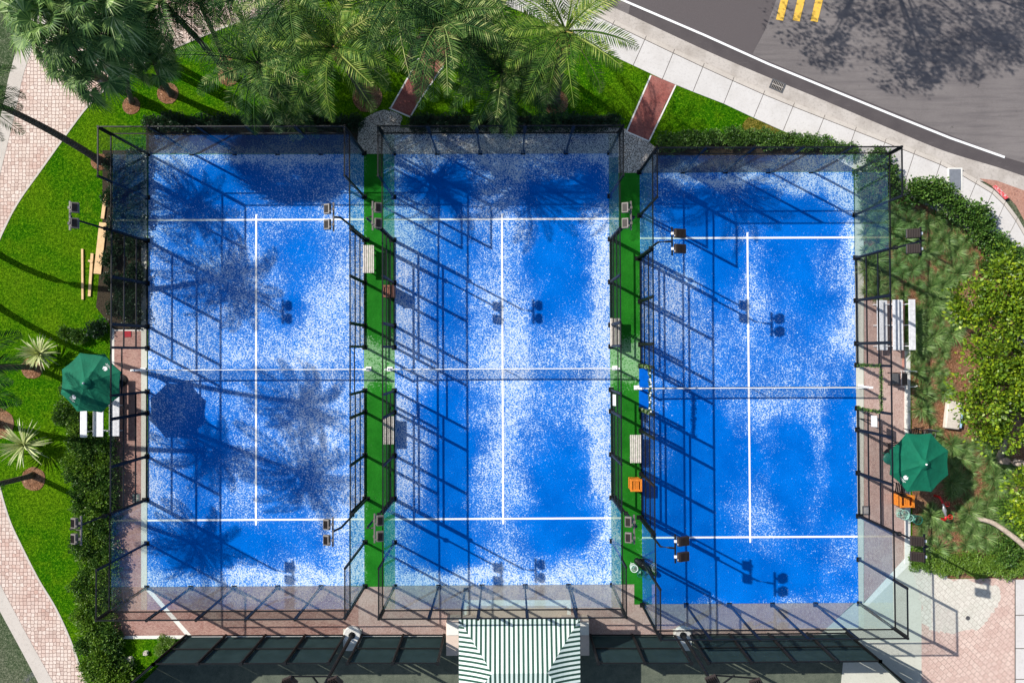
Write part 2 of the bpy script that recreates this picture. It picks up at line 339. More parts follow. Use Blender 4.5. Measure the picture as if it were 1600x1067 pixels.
def smooth_line(pts, n=6):
    out = []
    for i in range(len(pts) - 1):
        p0 = pts[max(i - 1, 0)]; p1 = pts[i]; p2 = pts[i + 1]; p3 = pts[min(i + 2, len(pts) - 1)]
        for j in range(n):
            t = j / n
            out.append(tuple(.5 * (2 * p1[k] + (p2[k] - p0[k]) * t + (2 * p0[k] - 5 * p1[k] + 4 * p2[k] - p3[k]) * t * t + (3 * p1[k] - p0[k] - 3 * p2[k] + p3[k]) * t ** 3) for k in range(2)))
    out.append(tuple(pts[-1])); return out

# ================================================================ SETTING
b = MB(); b.add([(-400, -400, -.14), (400, -400, -.14), (400, 400, -.14), (-400, 400, -.14)], [(0, 1, 2, 3)])
tag(b.build('ground', M['verge']), kind='structure')
# kerb line beside the road, in order from the upper left
KERB = smooth_line([(760, -75), (900, 2), (980, 42), (1100, 99), (1200, 144), (1290, 180), (1385, 217), (1470, 251), (1505, 268), (1530, 283), (1552, 296), (1574, 318), (1596, 350), (1625, 410), (1650, 520)], 5)
EDGE = smooth_line([(770, -95), (905, -14), (985, 24), (1100, 78), (1200, 121), (1294, 160), (1390, 201), (1475, 236), (1560, 262), (1640, 288), (1800, 330)], 4)
area('site_lawn', [(-900, 1700), (-900, -700), (700, -115)] + KERB + [(1700, 900), (2300, 1700)], M['lawn'], 0, -.14)
area('dry_grass', smooth_line([(1170, 183), (1195, 192), (1222, 206), (1248, 216), (1235, 224), (1205, 220), (1180, 212), (1164, 205), (1160, 195), (1170, 183)], 3), mat_lawn('dry_lawn_grass', (.03, .045, .004), (.10, .10, .012), (.20, .15, .035)), .004)
area('road', [(770, -95)] + EDGE[1:] + [(2400, 420), (2400, -900), (600, -900)], M['asphalt'], -.125)
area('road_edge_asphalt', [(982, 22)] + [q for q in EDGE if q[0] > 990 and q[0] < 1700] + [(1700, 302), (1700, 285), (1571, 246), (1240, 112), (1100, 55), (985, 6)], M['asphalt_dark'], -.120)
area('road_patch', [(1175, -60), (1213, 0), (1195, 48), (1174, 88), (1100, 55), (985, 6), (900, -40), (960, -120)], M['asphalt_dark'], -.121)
bpy.data.objects['road_patch'].data.materials[0] = plain('older_asphalt', (.10, .086, .088), .85, .3, var=.2, sc=40)
area('gutter', EDGE[:] + [(1800, 345), (1640, 312), (1598, 300), (1556, 287)] + KERB[::-1][25:], M['gutter'], -.115)
# white edge line and yellow crossing bars
L1 = [(930, -20), (976, 2), (1100, 55), (1200, 100), (1300, 141), (1400, 182), (1485, 216), (1570, 246)]
top = [P(u, v, -.110) for u, v in L1]; off = []
b = MB()
for i, p in enumerate(top):
    d = (top[min(i + 1, 7)] - top[max(i - 1, 0)]).normalized(); nn = Vector((-d.y, d.x, 0)) * .052
    off += [p + nn, p - nn]
b.add(off, [(2 * i, 2 * i + 1, 2 * i + 3, 2 * i + 2) for i in range(7)]); tag(b.build('road_edge_line', M['paint']), kind='structure')
b = MB()
for u in (1218, 1244, 1272):
    b.add([P(u - 5.5, 31 + (u - 1218) * .04, -.110), P(u + 5.5, 33 + (u - 1218) * .04, -.110), P(u + 20, -25, -.110), P(u + 8, -27, -.110)], [(0, 1, 2, 3)])
tag(b.build('crossing_bars', M['yellow']), kind='structure')
# kerb top, sidewalk slabs
WALK = smooth_line([(700, -20), (820, 20), (925, 72), (1018, 116), (1060, 135), (1130, 162), (1200, 195), (1262, 222), (1330, 262), (1385, 292), (1440, 318), (1490, 345), (1530, 378), (1555, 410), (1575, 450), (1590, 520), (1600, 600)], 5)
area('sidewalk_joint_bed', KERB[5:-3] + WALK[::-1][3:], M['joint'], .004)
def resample(line, k):
    ps = [Vector(q) for q in line]; L = [0]
    for i in range(1, len(ps)): L.append(L[-1] + (ps[i] - ps[i - 1]).length)
    out = []
    for j in range(k + 1):
        t = L[-1] * j / k; i = max(q for q in range(len(L)) if L[q] <= t + 1e-6); i = min(i, len(ps) - 2)
        out.append(ps[i].lerp(ps[i + 1], (t - L[i]) / max(1e-6, L[i + 1] - L[i])))
    return out
NS = 19
JP = [((815, -48), (790, 5)), ((865, -20), (840, 30)), ((912, 6), (885, 55)), ((961, 33), (938, 78)), ((1010, 56), (991, 100)), ((1054, 79), (1036, 122)), ((1101, 98), (1084, 140)), ((1148, 120), (1131, 162)), ((1195, 141), (1177, 184)), ((1241, 161), (1224, 205)), ((1289, 180), (1270, 228)), ((1337, 200), (1318, 255)), ((1385, 217), (1362, 280)), ((1430, 235), (1408, 303)), ((1471, 251), (1448, 322)), ((1502, 266), (1474, 336)), ((1527, 281), (1498, 350)), ((1552, 297), (1520, 368)), ((1571, 315), (1538, 388)), ((1590, 340), (1555, 410)), ((1606, 372), (1572, 440)), ((1622, 405), (1585, 490)), ((1640, 470), (1598, 560))]
ka = resample(KERB, 900); wa = resample(WALK, 900)
def nearest(line, p): return min(line, key=lambda q: (q - p).length)
b = MB(); bk = MB(); J = [(nearest(ka, Vector(p)), nearest(wa, Vector(q))) for p, q in JP]
for (a0, w0), (a1, w1) in zip(J[:-1], J[1:]):
    d = (a1 - a0).normalized(); g = .5; e0 = (w0 - a0).normalized(); e1 = (w1 - a1).normalized()
    bk.prism([tuple(P(*q, 0).xy) for q in (a0 + d * g, a1 - d * g, a1 + e1 * 6 - d * g, a0 + e0 * 6 + d * g)], -.13, .012)
    b.prism([tuple(P(*q, 0).xy) for q in (a0 + e0 * 7 + d * g, a1 + e1 * 7 - d * g, w1 - d * g, w0 + d * g)], -.02, .010)
tag(b.build('sidewalk', M['concrete']), kind='structure'); tag(bk.build('kerb', M['band']), kind='structure')
area('terracotta_corner', [(1530, 279), (1556, 282), (1598, 297), (1640, 312), (1660, 420), (1604, 352), (1588, 322), (1572, 304)], M['brick_herring'], -.105)
b = MB(); pr = [P(u, v, 0) for u, v in ((1550, 292), (1556, 289), (1576, 309), (1570, 312))]; b.prism([(p.x, p.y) for p in pr], .005, .022); tag(b.build('red_kerb_paint', M['redpaint']), kind='structure')

# curved cobbled path on the left with its concrete border
INNER = smooth_line([(560, -60), (450, 5), (390, 27), (335, 47), (245, 86), (190, 118), (143, 157), (105, 205), (62, 265), (30, 310), (8, 350), (-12, 400), (-28, 480), (-32, 560), (-26, 650), (-5, 750), (12, 810), (30, 850), (58, 905), (85, 950), (108, 1000), (130, 1060), (165, 1140)], 5)
OUTER = smooth_line([(330, -140), (200, -80), (105, -10), (58, 62), (37, 115), (26, 165), (8, 240), (-10, 310), (-40, 420), (-55, 560), (-52, 700), (-42, 800), (-20, 870), (0, 912), (40, 988), (84, 1067), (120, 1130)], 5)
OUT2 = smooth_line([(300, -150), (180, -90), (85, -20), (38, 50), (15, 115), (5, 165), (-14, 240), (-32, 310), (-62, 420), (-78, 560), (-75, 700), (-64, 800), (-40, 880), (0, 955), (30, 1010), (60, 1067), (90, 1130)], 5)
area('outer_verge', [(-800, -400), (250, -400)] + OUT2 + [(60, 1600), (-800, 1600)], M['verge'], .004)
area('cobbled_path', INNER + OUTER[::-1], M['cobble'], .008)
area('path_border', OUTER + OUT2[::-1], M['band'], .014)
inn2 = []
for i, q in enumerate(INNER):
    a = Vector(INNER[max(i - 1, 0)]); c = Vector(INNER[min(i + 1, len(INNER) - 1)]); d = (c - a).normalized(); inn2.append((q[0] + d.y * 3, q[1] - d.x * 3))
area('path_edging', INNER + inn2[::-1], M['band'], .013)

def ragged(pts, n):
    return [(u + 7 * mnoise.noise(Vector((u * .05, v * .05, 1))) + 5 * mnoise.noise(Vector((u * .2, v * .2, 5))), v + 7 * mnoise.noise(Vector((u * .05, v * .05, 8))) + 5 * mnoise.noise(Vector((u * .2, v * .2, 3)))) for u, v in smooth_line(pts, n)]
# paving round the courts
def rect(u0, v0, u1, v1): return [(u0, v0), (u1, v0), (u1, v1), (u0, v1)]
area('planting_soil', [(160, 235), (222, 235), (222, 515), (178, 515), (150, 480), (160, 380)], M['soil'], .006)
area('paving_border', rect(174.5, 513, 223, 997.5), M['whitecon'], .006)
area('paving_border_south', rect(174.5, 914, 640, 997.5), M['whitecon'], .007)
area('brick_paving_west', [(178.5, 517), (221, 517), (221, 914), (290, 992), (178.5, 993)], M['brick_red'], .012)
area('brick_paving_south', [(226, 914), (560, 914), (560, 992), (299, 992)], M['brick_red'], .0125)
area('brick_paving_middle', [(560, 912), (1005, 912), (1005, 938), (1338, 938), (1280, 992), (560, 992)], M['brick_pink'], .011)
area('brick_paving_east', [(1350, 470), (1414, 470), (1414, 878), (1350, 940)], M['brick_pink'], .012)
area('east_apron', [(1348, 945), (1420, 872), (1425, 885), (1442, 890), (1442, 1250), (1500, 1400), (1300, 1200), (1322, 990), (1278, 992), (1338, 940)], M['apron'], .010)
area('apron_band', [(1417, 868), (1425, 878), (1356, 946), (1348, 944)], M['whitecon'], .0145)
area('east_kerb_strip', rect(1414, 535, 1422.5, 880), M['whitecon'], .05, -.02)
area('red_kerb_line', rect(1409.5, 470, 1413.5, 575), plain('salmon_edging', (.6, .28, .22), .8), .016)
area('west_side_band', rect(220.5, 236, 229.5, 918), M['apron'], .016)
area('east_side_band', rect(1336, 262, 1349.5, 945), M['apron'], .016)
area('corner_band', [(222, 914), (230, 914), (299, 992), (290, 992)], M['whitecon'], .017)
area('south_brick_square', [(1440, 905), (1560, 903), (1588, 905), (1588, 1200), (1440, 1200)], M['brick_diag'], .012)
area('concrete_patch', ragged([(1425, 893), (1455, 889), (1480, 897), (1520, 910), (1558, 915), (1562, 935), (1548, 968), (1515, 985), (1478, 990), (1452, 985), (1440, 960), (1438, 930)], 9), mat_brick('bleached_brick', (.56, .54, .47), (.64, .61, .54), (.40, .36, .31), sc=(2.2, 2.2, 2.2), rot=math.pi / 4, w=.5, h=.5, blotch=(.60, .54, .48), bl=.6, dirt=(.28, .24, .2)), .016)
area('south_east_sidewalk', [(1586, 905), (1700, 905), (1700, 1200), (1586, 1200)], M['concrete'], .018)
b = MB()
for v in (960, 1012, 1060): b.add([P(1586, v, .021), P(1700, v, .021), P(1700, v + 1.3, .021), P(1586, v + 1.3, .021)], [(3, 2, 1, 0)])
b.add([P(1585.4, 905, .021), P(1587, 905, .021), P(1587, 1200, .021), P(1585.4, 1200, .021)], [(3, 2, 1, 0)])
tag(b.build('sidewalk_joints', M['joint']), kind='structure')
area('gravel_pad_west', smooth_line([(560, 200), (570, 185), (600, 172), (628, 182), (625, 200), (640, 245), (566, 245), (560, 200)], 3), M['gravel'], .012)
area('gravel_pad_middle', [(972, 200), (990, 205), (1014, 222), (1030, 235), (1020, 275), (966, 275), (968, 200)], M['gravel'], .0125)
area('back_shade_soil_west', rect(228, 186, 560, 240), M['soil'], .006)  # dark soil colour stands in for hedge shadow behind the glass
area('back_soil_middle', rect(640, 182, 965, 200), M['soil'], .0065)
area('back_shade_soil_east', [(1030, 216), (1200, 212), (1330, 226), (1336, 268), (1005, 270)], M['soil'], .006)  # hedge shadow behind this glass, also laid down as dark soil
area('gravel_strip', rect(598, 200, 975, 246), M['gravel'], .006)
area('brick_walkway', smooth_line([(610, 170), (632, 131), (655, 90), (675, 40)], 3) + [(715, 55)] + smooth_line([(693, 103), (676, 127), (657, 155), (641, 182)], 3), M['brick_walk'], .014)
area('east_brick_walkway', [(1018, 117), (1056, 133), (1038, 165), (1015, 222), (980, 207), (990, 180)], M['brick_walk'], .014)
b = MB()
for a, c in (((608, 169), (641, 183)), ((979, 206), (1014, 221)), ((1017, 118), (979, 206)), ((1056, 133), (1014, 221)), ((610, 170), (632, 131)), ((632, 131), (655, 90)), ((641, 183), (657, 155)), ((657, 155), (693, 103))):
    A = P(*a, .02); C = P(*c, .02); d = (C - A).normalized(); nn = Vector((-d.y, d.x, 0)) * .035
    b.add([A + nn, C + nn, C - nn, A - nn], [(0, 1, 2, 3)])
tag(b.build('walkway_edging', M['whitecon']), kind='structure')
area('mulch_bed', [(1345, 250), (1390, 255), (1440, 300), (1500, 340), (1560, 400), (1700, 480), (1700, 910), (1590, 905), (1560, 903), (1440, 903), (1426, 870), (1423, 470), (1350, 470)], M['mulch'], .005)
area('slab_under_awning', rect(722, 937, 892, 1070), M['whitecon'], .018)
area('slab_mat', rect(729, 946, 886, 1060), mat_conc('tan_slab', (.56, .45, .37), (.46, .36, .29), .4), .022)
area('south_court_floor', [(293, 993), (1322, 989), (1480, 1130), (1650, 1300), (0, 1300)], M['southfloor'], .009)
area('south_threshold', [(300, 993.2), (693, 993.2), (693, 996), (298, 996)], M['whitecon'], .013)

# ---------------------------------------------------------------- courts
CO = [(-11.7252, -.7685), (-.2971, -.7809), (11.1469, -1.6939)]
def elli(u, v, e):
    cu, cv, ru, rv, s = e; d = ((u - cu) / ru) ** 2 + ((v - cv) / rv) ** 2
    return s * .92 * math.exp(-(d ** 1.35) * .95)
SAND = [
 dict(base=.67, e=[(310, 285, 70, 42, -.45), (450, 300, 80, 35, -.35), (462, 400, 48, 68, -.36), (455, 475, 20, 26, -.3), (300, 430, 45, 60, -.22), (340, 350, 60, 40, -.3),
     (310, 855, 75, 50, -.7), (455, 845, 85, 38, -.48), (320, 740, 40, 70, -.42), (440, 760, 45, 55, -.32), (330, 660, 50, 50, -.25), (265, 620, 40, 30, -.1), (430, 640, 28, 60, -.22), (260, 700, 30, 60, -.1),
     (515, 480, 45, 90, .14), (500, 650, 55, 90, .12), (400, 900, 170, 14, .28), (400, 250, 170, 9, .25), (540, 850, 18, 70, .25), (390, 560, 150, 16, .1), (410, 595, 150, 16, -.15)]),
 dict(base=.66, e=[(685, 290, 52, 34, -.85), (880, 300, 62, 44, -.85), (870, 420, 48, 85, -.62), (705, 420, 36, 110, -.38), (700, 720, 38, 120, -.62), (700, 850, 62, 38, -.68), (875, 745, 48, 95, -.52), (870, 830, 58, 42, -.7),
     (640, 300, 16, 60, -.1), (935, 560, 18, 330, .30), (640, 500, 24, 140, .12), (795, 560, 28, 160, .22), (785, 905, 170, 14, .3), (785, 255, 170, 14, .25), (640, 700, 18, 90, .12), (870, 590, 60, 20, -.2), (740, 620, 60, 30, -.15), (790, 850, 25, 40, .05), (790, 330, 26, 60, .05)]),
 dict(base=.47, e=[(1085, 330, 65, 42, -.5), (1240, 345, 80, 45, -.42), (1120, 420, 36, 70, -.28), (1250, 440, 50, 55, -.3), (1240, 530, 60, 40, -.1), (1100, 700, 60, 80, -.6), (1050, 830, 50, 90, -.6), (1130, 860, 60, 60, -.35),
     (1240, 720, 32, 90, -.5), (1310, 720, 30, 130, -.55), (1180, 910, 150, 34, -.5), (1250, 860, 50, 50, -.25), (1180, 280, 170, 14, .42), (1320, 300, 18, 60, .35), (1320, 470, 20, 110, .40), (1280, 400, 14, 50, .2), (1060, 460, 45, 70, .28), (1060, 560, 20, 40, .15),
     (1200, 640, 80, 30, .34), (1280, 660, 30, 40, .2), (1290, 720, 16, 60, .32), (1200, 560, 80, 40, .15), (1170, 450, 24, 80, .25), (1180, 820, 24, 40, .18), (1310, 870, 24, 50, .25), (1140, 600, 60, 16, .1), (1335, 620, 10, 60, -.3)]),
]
mesh_h = {}
def proj(x, y, z=0):
    q = CM.transposed() @ (Vector((x, y, z)) - Vector((0, 0, CAM_H)))
    return 800 + FOC * q.x / -q.z, 533.5 - FOC * q.y / -q.z
for ci, (ox, oy) in enumerate(CO):
    b = MB(); nx, ny = 100, 200; vs = []; cs = []
    for j in range(ny + 1):
        for i in range(nx + 1):
            x = -5 + i * .1; y = -10 + j * .1; u, v = proj(ox + x, oy + y)
            q = Vector((ox + x, oy + y, 3.3 * ci)); wu = mnoise.noise(q * .55) * 26 + mnoise.noise(q * 1.7) * 10; wv = mnoise.noise(q * .55 + Vector((9, 4, 2))) * 26 + mnoise.noise(q * 1.7 + Vector((3, 7, 1))) * 10
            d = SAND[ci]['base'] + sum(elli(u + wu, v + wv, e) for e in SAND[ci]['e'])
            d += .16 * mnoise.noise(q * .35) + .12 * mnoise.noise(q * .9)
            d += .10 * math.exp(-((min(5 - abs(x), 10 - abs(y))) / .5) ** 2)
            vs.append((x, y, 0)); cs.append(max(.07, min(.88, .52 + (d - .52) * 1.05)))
    b.v = vs; b.c = cs; b.f = [(j * (nx + 1) + i, j * (nx + 1) + i + 1, (j + 1) * (nx + 1) + i + 1, (j + 1) * (nx + 1) + i) for j in range(ny) for i in range(nx)]; b.mi = [0] * len(b.f)
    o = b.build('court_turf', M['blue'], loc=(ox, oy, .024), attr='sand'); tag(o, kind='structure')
    b = MB()
    for (x0, y0, x1, y1) in ((-5, 6.9, 5, 6.985), (-5, -6.985, 5, -6.9), (-.043, -7.2, .043, -6.985), (-.043, -6.9, .043, 6.9), (-.043, 6.985, .043, 7.2)):
        b.add([(x0, y0, 0), (x1, y0, 0), (x1, y1, 0), (x0, y1, 0)], [(0, 1, 2, 3)])
    o = b.build('court_lines', M['line'], loc=(ox, oy, .029)); tag(o, kind='structure')
# green strips between the courts
def alley(name, x0, x1, y0, y1, ymid):
    b = MB(); nx, ny = 12, 150
    for j in range(ny + 1):
        for i in range(nx + 1):
            x = x0 + (x1 - x0) * i / nx; y = y0 + (y1 - y0) * j / ny; b.v.append((x, y, .022)); b.c.append(.95 * math.exp(-((y - ymid) / 1.2) ** 4) + (.45 + .3 * mnoise.noise(Vector((3, y * .6, x0)))) * math.exp(-((x - x0) / .18) ** 2) + (.38 + .3 * mnoise.noise(Vector((9, y * .6, x0)))) * math.exp(-((x1 - x) / .16) ** 2) + .25 * mnoise.noise(Vector((x * .8, y * .5, 4))))
    b.f = [(j * (nx + 1) + i, j * (nx + 1) + i + 1, (j + 1) * (nx + 1) + i + 1, (j + 1) * (nx + 1) + i) for j in range(ny) for i in range(nx)]; b.mi = [0] * len(b.f)
    return tag(b.build(name, M['green'], attr='sand'), kind='structure')
alley('green_strip_west', CO[0][0] + 5, CO[1][0] - 5, CO[0][1] - 10.05, CO[0][1] + 10, CO[0][1] + .3)
alley('green_strip_east', CO[1][0] + 5, CO[2][0] - 5, CO[1][1] - 10, CO[2][1] + 10.0, CO[1][1] + .3)
area('gate_pad', [(998.5, 576), (1016, 576), (1016, 638), (998.5, 638)], plain('clean_blue_pad', (.0, .10, .50), .9, .05), .036)
area('green_strip_end', [(991, 900), (1014, 900), (1014, 944), (991, 944)], M['green'], .0225)

# ================================================================ COURT CAGES
def mesh_panel(parent, x, y0, y1, z0, z1, along='y'):
    b = MB(); W = .0014; sp = .05
    def seg(p, q, ax):
        o = {'x': ((0, W, 0), (0, 0, W)), 'y': ((W, 0, 0), (0, 0, W)), 'z': ((W, 0, 0), (0, W, 0))}[ax]
        a, c = Vector(o[0]), Vector(o[1]); p = Vector(p); q = Vector(q)
        b.add([p - a - c, p + a - c, p + a + c, p - a + c, q - a - c, q + a - c, q + a + c, q - a + c], [(0, 1, 5, 4), (1, 2, 6, 5), (2, 3, 7, 6), (3, 0, 4, 7)])
    L = y1 - y0; k = max(1, round(L / sp)); h = round((z1 - z0) / sp)
    for i in range(1, k):
        t = y0 + L * i / k
        seg((x, t, z0) if along == 'y' else (t, x, z0), (x, t, z1) if along == 'y' else (t, x, z1), 'z')
    for i in range(1, h):
        z = z0 + (z1 - z0) * i / h
        if along == 'y': seg((x + .006, y0, z), (x + .006, y1, z), 'y')
        else: seg((y0, x + .006, z), (y1, x + .006, z), 'x')
    # frame rails
    fr = MB(); TH = .045
    def bar(z, t=.05):
        if along == 'y': fr.box((x, (y0 + y1) / 2, z), (TH, L, t))
        else: fr.box(((y0 + y1) / 2, x, z), (L, TH, t))
    if z1 - z0 > 2: [bar(z) for z in (z0 + .02, 1.0, 2.0, z1 - .02)]
    else: bar(z0 + .02); bar(z1 - .02)
    for q in (y0 + .014, y1 - .014):
        if along == 'y': fr.box((x, q, (z0 + z1) / 2), (.03, .028, z1 - z0 - .02))
        else: fr.box((q, x, (z0 + z1) / 2), (.028, .03, z1 - z0 - .02))
    o = b.build('mesh_panel', M['wire'], parent); fr.build('panel_frame', M['black'], o)
def glass_panel(parent, x, y0, y1, z1, along='y'):
    key = ('g', round(y1 - y0, 2), z1, along)
    if key not in mesh_h:
        b = MB(); L = y1 - y0 - .02; b.box((0, 0, z1 / 2), (.012, L, z1 - .01) if along == 'y' else (L, .012, z1 - .01)); o = b.build('glass_panel', M['glass'], parent); mesh_h[key] = o.data
    else:
        o = bpy.data.objects.new('glass_panel', mesh_h[key]); COL.objects.link(o); o.parent = parent
    o.location = (x, (y0 + y1) / 2, 0) if along == 'y' else ((y0 + y1) / 2, x, 0)
def cage(ci, label):
    ox, oy = CO[ci]; root = thing('court_cage', (ox, oy, .025), label, 'court enclosure', 'glass and mesh court enclosures')
    def post(x, y, h, s=.08):
        b = MB(); b.box((x, y, h / 2), (s, s, h)); b.bevbox((x, y, .012), (.22, .22, .024), .004); b.build('post', M['black'], root)
    for sx in (-1, 1):
        X = sx * 5.03
        for sy in (-1, 1):
            def Y(a, c): return (min(sy * a, sy * c), max(sy * a, sy * c))
            for a, c in ((10, 8), (8, 6)):
                y0, y1 = Y(a, c); glass_panel(root, X - sx * .05, y0, y1, 3)
            y0, y1 = Y(10, 8); mesh_panel(root, X, y0 + .04, y1 - .04, 3.02, 4.0)
            for a, c in ((6, 4), (4, 2), (2, 1)):
                y0, y1 = Y(a, c); mesh_panel(root, X, y0 + .04, y1 - .04, .03, 3.0)
            post(X, sy * 10.03, 4.0, .09); post(X, sy * 8, 4.0 if True else 3)
            for yy in (6, 4, 2, 1): post(X, sy * yy, 3.0)
        b = MB(); b.box((X, 0, 2.98), (.05, 1.92, .05)); b.box((X, 0, 2.15), (.04, 1.92, .05)); b.build('gate_lintel', M['black'], root)
        b = MB(); b.box((X, 7, 3.02), (.045, 1.92, .045)); b.box((X, -7, 3.02), (.045, 1.92, .045)); b.build('top_rail', M['black'], root)
    for sy in (-1, 1):
        for k in range(5):
            x0 = -5 + 2 * k; glass_panel(root, sy * 9.98, x0, x0 + 2, 3, 'x'); mesh_panel(root, sy * 10.03, x0 + .04, x0 + 1.96, 3.02, 4.0, 'x')
        for k in range(1, 5): post(-5 + 2 * k, sy * 10.06, 4.0)
    return root
cage(0, 'leftmost of the three black glass and mesh padel court cages')
cage(1, 'middle black glass and mesh padel court cage between the green strips')
cage(2, 'rightmost black glass and mesh padel court cage beside the mulch bed')

def net(ci, label):
    ox, oy = CO[ci]; root = thing('court_net', (ox, oy, .03), label, 'net', 'nets across the courts'); ex = 5.22
    b = MB()
    for s in (-1, 1):
        b = MB(); b.bevbox((s * ex, 0, .47), (.09, .09, .94), .01); b.bevbox((s * ex, 0, .95), (.16, .10, .04), .01); b.bevbox((s * ex, 0, .015), (.25, .2, .03), .005); b.build('net_post', M['white'], root)
    def top(x): return .92 - .045 * (1 - (x / ex) ** 2)
    b = MB(); xs = [-ex + .05 + (2 * ex - .1) * i / 160 for i in range(161)]
    for x in xs: b.box((x, 0, top(x) / 2), (.004, .004, top(x)))
    for k in range(1, 16):
        z = .92 * k / 16
        for i in range(0, 160, 8):
            x0, x1 = xs[i], xs[i + 8]; za, zb = z * top(x0) / .92, z * top(x1) / .92
            b.tube([(x0, .005, za), (x1, .005, zb)], .0025, 4, False)
    b.build('net_mesh', M['netwire'], root)
    b = MB(); k = 40
    for i in range(k):
        x0 = -ex + .05 + (2 * ex - .1) * i / k; x1 = -ex + .05 + (2 * ex - .1) * (i + 1) / k
        b.add([(x0, -.022, top(x0) - .06), (x0, -.016, top(x0) + .012), (x0, .016, top(x0) + .012), (x0, .022, top(x0) - .06), (x1, -.022, top(x1) - .06), (x1, -.016, top(x1) + .012), (x1, .016, top(x1) + .012), (x1, .022, top(x1) - .06)], [(0, 1, 5, 4), (1, 2, 6, 5), (2, 3, 7, 6)])
    b.build('net_band', M['white'], root)
    b = MB(); b.box((0, 0, .44), (.05, .012, .86)); b.build('centre_strap', M['white'], root)
net(0, 'net with white top band across the leftmost court')
net(1, 'net with white top band across the middle court')
net(2, 'net with white top band across the rightmost court')

# ---------------------------------------------------------------- floodlights
def floodlight(base_xy, headpx, h, bar_side, label, dark=False, fin=1, over=0):
    """mast rising from the cage post, bracket, crossbar and two heads"""
    H = P(headpx[0], headpx[1], h); bx, by = base_xy
    root = thing('floodlight_mast', (bx, by, 0), label, 'floodlight', 'twin floodlights on the court posts')
    hx, hy = H.x - bx, H.y - by; s = 1 if hx > 0 else -1
    out = -bar_side * .0
    cx = hx + bar_side * .17
    b = MB(); b.tube([(0, 0, .03), (0, 0, 3.25), (-.05 * s, .0, 3.32), (-.05 * s, 0, h - .25), (cx * .55, hy * .5, h - .12), (cx, hy, h - .08)], [.05, .05, .045, .042, .04, .04], 8); b.box((0, 0, .02), (.2, .2, .03)); b.box((0, 0, 3.2), (.16, .16, .1)); b.build('mast', M['black'], root, smooth=False)
    b = MB(); b.box((cx, hy, h - .02), (.06, 1.12, .06)); b.build('crossbar', M['black'] if dark or over else M['lamp_body'], root)
    for sy in (-1, 1):
        rot = Matrix.Rotation(-bar_side * R(22), 3, 'Y'); c = Vector((hx - bar_side * .05, hy + sy * .30, h + .02))
        if dark: c.x = hx - bar_side * .13
        wdt = .50 if dark else .27
        b = MB(); b.bevbox(c, (wdt, .36 if dark else .40, .14), .02, rot); o = b.build('lamp_head', M['lamp_brown'] if dark else M['lamp_body'], root)
        f = MB()
        if dark:
            for k in range(8): f.box(c + rot @ Vector((-wdt / 2 + .05 + k * (wdt - .1) / 7, 0, .085)), (.018, .33, .05), rot)
        else:
            f.box(c + rot @ Vector((-.015, 0, .074)), (.17, .29, .012), rot)
            for k in range(6): f.box(c + rot @ Vector((-.085 + k * .028, 0, .088)), (.006, .28, .018), rot)
        f.build('cooling_fins', M['lamp_dark'], o)
        g = MB(); g.box(c + rot @ Vector((0, 0, -.078)), (wdt * .8, .30, .012), rot); g.build('lamp_glass', M['grey'], o)
        g = MB(); g.box(Vector((cx, hy + sy * .30, h + .03)) , (.09, .1, .07)); g.bevbox(Vector((cx - bar_side * .10, hy + sy * .30 - .1, h + .12)), (.07, .07, .03), .01); g.build('clamp', M['white'] if dark else M['lamp_body'], o)
def cpos(ci, x, y): return CO[ci][0] + x, CO[ci][1] + y
for ci, side, sy, px, h, bs, where, dk in (
    (0, -1, 1, (116, 337), 5.65, -1, 'above the lawn at the upper left of the leftmost court', 0), (0, 1, 1, (514, 339), 5.65, 1, 'inside the upper right of the leftmost court', 0),
    (0, -1, -1, (119, 829), 5.65, 1, 'above the hedge at the lower left of the leftmost court', 0), (0, 1, -1, (513, 831), 5.65, 1, 'inside the lower right of the leftmost court', 0),
    (1, -1, 1, (589, 337), 5.65, -1, 'over the left green strip near its top end', 0), (1, 1, 1, (979, 337), 5.65, 1, 'over the right green strip near its top end', 0),
    (1, -1, -1, (592, 825), 5.65, -1, 'over the left green strip near its bottom end', 0), (1, 1, -1, (984, 827), 5.65, 1, 'over the right green strip near its bottom end', 0),
    (2, -1, 1, (1057, 377), 5.15, -1, 'inside the upper left of the rightmost court', 1), (2, 1, 1, (1432, 377), 5.4, 1, 'above the grass clumps at the upper right of the rightmost court', 1),
    (2, -1, -1, (1062, 857), 5.15, -1, 'inside the lower left of the rightmost court', 1), (2, 1, -1, (1438, 857), 5.4, 1, 'above the low hedge at the lower right of the rightmost court', 1)):
    bx, by = cpos(ci, side * 5.16, sy * 6.0)
    floodlight((bx, by), px, h, bs, ('dark brown' if dk else 'grey') + ' twin floodlight ' + where, bool(dk))

# ================================================================ FURNITURE
def slat_bench(cx, cy, label, rz=0, L=1.28, nslat=6, W=.52):
    root = thing('slatted_bench', (cx, cy, .025), label, 'bench', 'pale slatted benches beside the courts', rz)
    for k in range(nslat):
        b = MB(); b.bevbox((-W / 2 + W * (k + .5) / nslat, 0, .45), (W / nslat - .022, L, .035), .006); b.build('slat', M['slat'], root)
    for sy in (-1, 1):
        b = MB()
        b.box((0, sy * L * .36, .415), (W - .04, .06, .03))
        for sx in (-1, 1): b.box((sx * (W / 2 - .06), sy * L * .36, .2), (.05, .05, .40))
        b.build('leg_frame', M['grey'], root)
def at(u, v, z=0): p = P(u, v, z); return p.x, p.y
slat_bench(*at(576, 405, .45), 'pale slatted bench on the left green strip below the upper floodlight')
slat_bench(*at(962, 519, .45), 'pale slatted bench on the right green strip just above the middle net')
slat_bench(*at(607, 672, .45), 'pale slatted bench beside the middle court on the left green strip')
slat_bench(*at(993, 701, .45), 'pale slatted bench above the orange crate on the right green strip')

